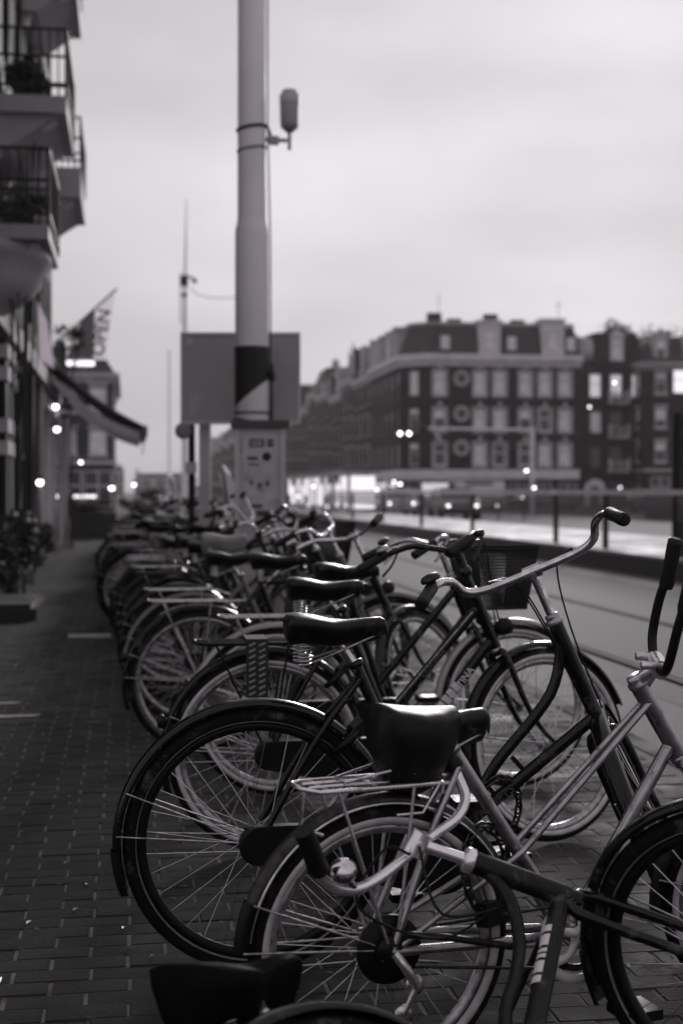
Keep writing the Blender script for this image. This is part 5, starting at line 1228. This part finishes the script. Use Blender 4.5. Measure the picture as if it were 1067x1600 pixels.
# a lighter copy of the first bicycle for the far part of the row
b10 = make_bike('eighth bicycle of the row, with swept chrome bars', pos(262, 9.9), 0, ROW, steer=40, mud='paint_black', rim='rim_black', rack=(-.25, .15, .73))
b11 = make_bike('ninth bicycle of the row, with flat bars before the cabinet', pos(258, 10.6), 4, ROW, frame='diamond', bar='flat', barm='plastic_black', steer=-20, mud=None, stripe=None, chain='open', paint='paint_worn', lamp=False, stem=.1)
b12 = make_bike('dark bicycle with high wide bars and empty carrier, tenth in the row', (.22, 11.1, .007), 7, ROW, frame='mixte', bar='high', barm='alloy', steer=-45, mud='paint_black', rim='rim_black', stripe=None, rack=(-.25, .15, .73), sad=(.05, .86))
b13 = make_bike('grey sporty bicycle without mudguards behind the cabinet', (.05, 13.2, .007), -9, ROW, frame='diamond', bar='flat', barm='plastic_black', steer=12, mud=None, rim='rim_black', stripe=None, paint='paint_grey', chain='open', lamp=False, sad=(.07, .97), st=(.25, .82))
b14 = make_bike('small wheeled step-through bicycle behind the cabinet', (.3, 13.9, .007), 5, ROW, frame='lowcurve', bar='high', barm='chrome', steer=70, wr=.3, mud='mud_grey', stripe=None, rack=(-.2, .15, .66), sad=(.06, .9), basket=False)
rnd = random.Random(11); far = [b10, b11, b12, b9, b13, b8, b14, b6, b7]
y = 11.8; i = 0
while y < 34:
    src = far[(i * 5 + 2) % len(far)]
    c = dup(src); c.location = (rnd.uniform(.05, .45) - .1 * (y > 14), y, .007); c.rotation_euler = (R(rnd.uniform(-8, 8)), 0, R(rnd.uniform(-14, 14))); k_ = rnd.uniform(.94, 1.05); c.scale = (k_, k_, k_)
    c['group'] = 'bicycles in the far part of the row by the cabinet'; c['label'] = 'dark parked bicycle in the crowded far part of the row near the grey cabinet'
    y += rnd.uniform(.4, .8); i += 1
# ------------------------------------------------------------------ the bicycle that has tipped over in the foreground
def fallen():
    Hub, T, Cr = at(1162, 1504, 2.9), at(742, 1350, 2.9), at(888, 1405, 2.9)
    St, Sad, BBp = at(398, 1578, 2.5), at(345, 1520, 2.5), at(812, 1722, 2.45)
    o = V((BBp.x, BBp.y, 0)); t = thing('fallen_bicycle', 'tipped over dark bicycle lying in front with its bent silver handlebar and loose front wheel', 'bicycle', o)
    L_ = lambda p: p - o
    ax = (T - Hub).normalized(); view = V((sT, cT, 0))
    q = MB(); q.tube([L_(T), L_(Cr)], .024, 12); q.tube([L_(Cr), L_(at(906, 1412, 2.9))], .021, 10)
    BBl = L_(BBp); q.tube([L_(at(878, 1402, 2.9)), BBl], .0205, 12)
    q.tube([L_(at(752, 1356, 2.9)), L_(at(795, 1405, 2.86)), L_(at(812, 1470, 2.8)), L_(at(806, 1530, 2.7)), L_(at(790, 1600, 2.6)), BBl], .0135, 10, smooth=6)
    StT = L_(at(430, 1600, 2.5)); q.tube([StT, BBl], .0155, 10)
    RH = L_(at(560, 1948, 2.15)); side = V((.03, .045, .03))
    for s in (-1, 1): q.tube([BBl + side * s * .4, RH + side * s], .010, 8); q.tube([StT, RH + side * s], .009, 8)
    q.tube([L_(at(612, 1462, 2.95)), L_(at(700, 1468, 2.95)), L_(at(800, 1482, 2.85))], .008, 8)
    frm = q.build('frame', 'paint_worn', t)
    # decal blocks along the down tube
    q = MB(); A, B_ = L_(at(878, 1402, 2.9)), BBl; dr = (B_ - A)
    for (u0, u1) in ((.2, .235), (.25, .31), (.325, .345), (.355, .375), (.39, .45), (.465, .50)):
        c0, c1 = A + dr * u0, A + dr * u1; off = (-view + V((-.8, 0, .2))).normalized() * .0012; q.tube([c0 + off * 1.3 - V((.004, .001, 0)), c1 + off * 1.3 - V((.004, .001, 0))], .0186, 12, cap=False)
    q.build('decal', 'letter', frm)
    # fork blades to the hub
    q = MB(); nrm = (view * .85 + V((.52, 0, .1))).normalized()
    for s in (-1, 1):
        q.tube([L_(at(900, 1410, 2.9)), L_(at(920, 1418, 2.9)) + nrm * .05 * s, L_(Hub) + nrm * .055 * s], [.014, .013, .009], 8, smooth=3)
    q.build('fork', 'paint_black', t)
    # front wheel: plane holds the steering axis, turned a little from the view
    M = Matrix.Translation(L_(Hub)) @ nrm.to_track_quat('Y', 'Z').to_matrix().to_4x4()
    wheel(t, M, .32, .022, 'rim_black', 'thin', 2)
    mudguard(t, M, .322, 20, 200, 'paint_black', w=.05, flap=True, stays=(160,))
    # rear wheel, mostly below the picture
    n2 = ((RH - BBl).cross(L_(at(285, 1568, 2.2)) - RH)).normalized()
    M2 = Matrix.Translation(RH) @ n2.to_track_quat('Y', 'Z').to_matrix().to_4x4(); wheel(t, M2, .335, .022, 'steel', None, 1); mudguard(t, M2, .335, 0, 200, 'paint_black', stays=(160,))
    # stem and handlebar
    S0 = L_(at(652, 1320, 2.88)); q = MB(); q.tube([L_(T) , S0], .0125, 10); q.lathe([(.022, 0), (.027, .006), (.027, .02), (.02, .026)], 12, L_(T), M=ax.to_track_quat('Z', 'Y').to_matrix()); q.tube([S0 + V((.012, .0, .022)), S0 - V((.012, 0, .022))], .022, 12); q.tube([S0 - V((.0, .03, 0)), S0 + V((.0, .02, 0))], .009, 8); q.build('stem', 'alloy_bright', t)
    pts = [at(476, 1312, 2.66), at(488, 1352, 2.68), at(512, 1382, 2.72), at(550, 1393, 2.76), at(590, 1376, 2.81), at(640, 1337, 2.87), at(676, 1308, 2.92), at(712, 1282, 2.97), at(727, 1250, 3.02), at(716, 1215, 3.05), at(698, 1176, 3.07)]
    q = MB(); q.tube([L_(p_) for p_ in pts], .0112, 12, smooth=5); q.build('handlebar', 'alloy_bright', t)
    for (a_, b_) in ((at(500, 1366, 2.695), at(474, 1300, 2.65)), (at(712, 1203, 3.055), at(694, 1165, 3.075))):
        q = MB(); q.tube([L_(a_), L_(a_).lerp(L_(b_), .1), L_(b_)], [.017, .021, .019], 12); q.build('grip', 'rubber_grip', t)
    q = MB(); q.lathe([(.006, 0), (.026, .004), (.027, .012), (.02, .024), (.003, .03)], 14, L_(at(537, 1366, 2.72)), M=V((-.2, -.7, .6)).to_track_quat('Z', 'Y').to_matrix()); q.tube([L_(at(537, 1372, 2.72)), L_(at(552, 1388, 2.76))], .009, 8); q.build('bell', 'chrome', t)
    q = MB(); q.tube([L_(at(640, 1337, 2.85)), L_(at(600, 1330, 2.8)), L_(at(560, 1420, 2.8)), L_(at(690, 1470, 2.85)), L_(at(800, 1400, 2.88))], .003, 6, smooth=6); q.tube([L_(at(655, 1325, 2.85)), L_(at(690, 1430, 2.8)), L_(at(790, 1420, 2.86))], .003, 6, smooth=6); q.build('cable', 'plastic_black', t)
    # saddle, lying on its side
    q = saddle_mesh(.30, .11, .02, .10); d1 = (L_(at(432, 1488, 2.62)) - L_(at(255, 1520, 2.40))).normalized(); upv = V((-.35, -.15, .8)); upv = (upv - d1 * upv.dot(d1)).normalized(); lf = upv.cross(d1)
    q.xf = Matrix.Translation(L_(at(282, 1540, 2.42))) @ Matrix(((d1.x, lf.x, upv.x, 0), (d1.y, lf.y, upv.y, 0), (d1.z, lf.z, upv.z, 0), (0, 0, 0, 1))); sdl = q.build('saddle', 'saddle_dull', t)
    q = MB(q.xf)
    for s in (-1, 1): q.tube([(.05 + .017 * math.cos(i * .9), s * .055 + .017 * math.sin(i * .9), -.1 + i * .00135) for i in range(42)], .003, 5)
    q.build('spring', 'steel', sdl)
    q = MB(); q.tube([L_(at(352, 1535, 2.47)), L_(at(395, 1580, 2.5)), StT], [.012, .014, .013], 10); q.tube([L_(at(378, 1590, 2.48)), L_(at(404, 1566, 2.5))], .02, 10); q.build('seat_post', 'alloy', t)
    q = MB(); e = BBl + V((-.08, -.08, .03)); q.tube([BBl, e], .011, 8); q.box(e, (.08, .08, .03)); q.build('crank', 'steel', t)
    return t
fallen()

def chain_lock(label, c, r_, tilt, rz, n=22):
    t = thing('chain_lock', label, 'lock', c, R(rz), 'locks on the near bicycles')
    for i in range(n):
        a = 2 * math.pi * i / n; q = MB(); p_ = V((r_ * math.cos(a), 0, r_ * 1.3 * math.sin(a))); d_ = V((-math.sin(a), 0, 1.3 * math.cos(a))).normalized(); w_ = (V((0, 1, 0)) if i % 2 else d_.cross(V((0, 1, 0)))) * .009
        q.tube([p_ - d_ * .02 - w_ * .6, p_ - d_ * .012 - w_, p_ + d_ * .012 - w_, p_ + d_ * .02 - w_ * .6, p_ + d_ * .02 + w_ * .6, p_ + d_ * .012 + w_, p_ - d_ * .012 + w_, p_ - d_ * .02 + w_ * .6, p_ - d_ * .02 - w_ * .6], .0038, 5, cap=False); q.build('link', 'dark_steel', t)
    q = MB(); q.box((0, 0, -r_ * 1.3), (.075, .035, .05)); q.build('padlock', 'plastic_black', t); t.rotation_euler[0] = R(tilt)
chain_lock('heavy chain lock hanging round the lower tubes of the nearest black roadster', (.329 + .64, 3.69, .40), .075, 12, 20)
chain_lock('heavy chain lock looped through the rear wheel of the silver mixte bicycle', (.527 + .24, 2.99, .44), .07, -10, 35)
# ------------------------------------------------------------------ evening haze
hm_ = bpy.data.materials.new("haze"); hm_.use_nodes = True; ht_ = hm_.node_tree; ht_.nodes.clear()
pv_n = ht_.nodes.new('ShaderNodeVolumePrincipled'); pv_n.inputs['Density'].default_value = .0004; pv_n.inputs['Color'].default_value = (.95, .92, .945, 1); pv_n.inputs['Anisotropy'].default_value = .35
on_ = ht_.nodes.new('ShaderNodeOutputMaterial'); ht_.links.new(pv_n.outputs[0], on_.inputs['Volume'])
MATS['haze'] = hm_
hb_ = MB(); hb_.bbox((-2600, -2600, -1.1), (2600, 2600, 26)); hb_.build('haze', 'haze', None, 'stuff')
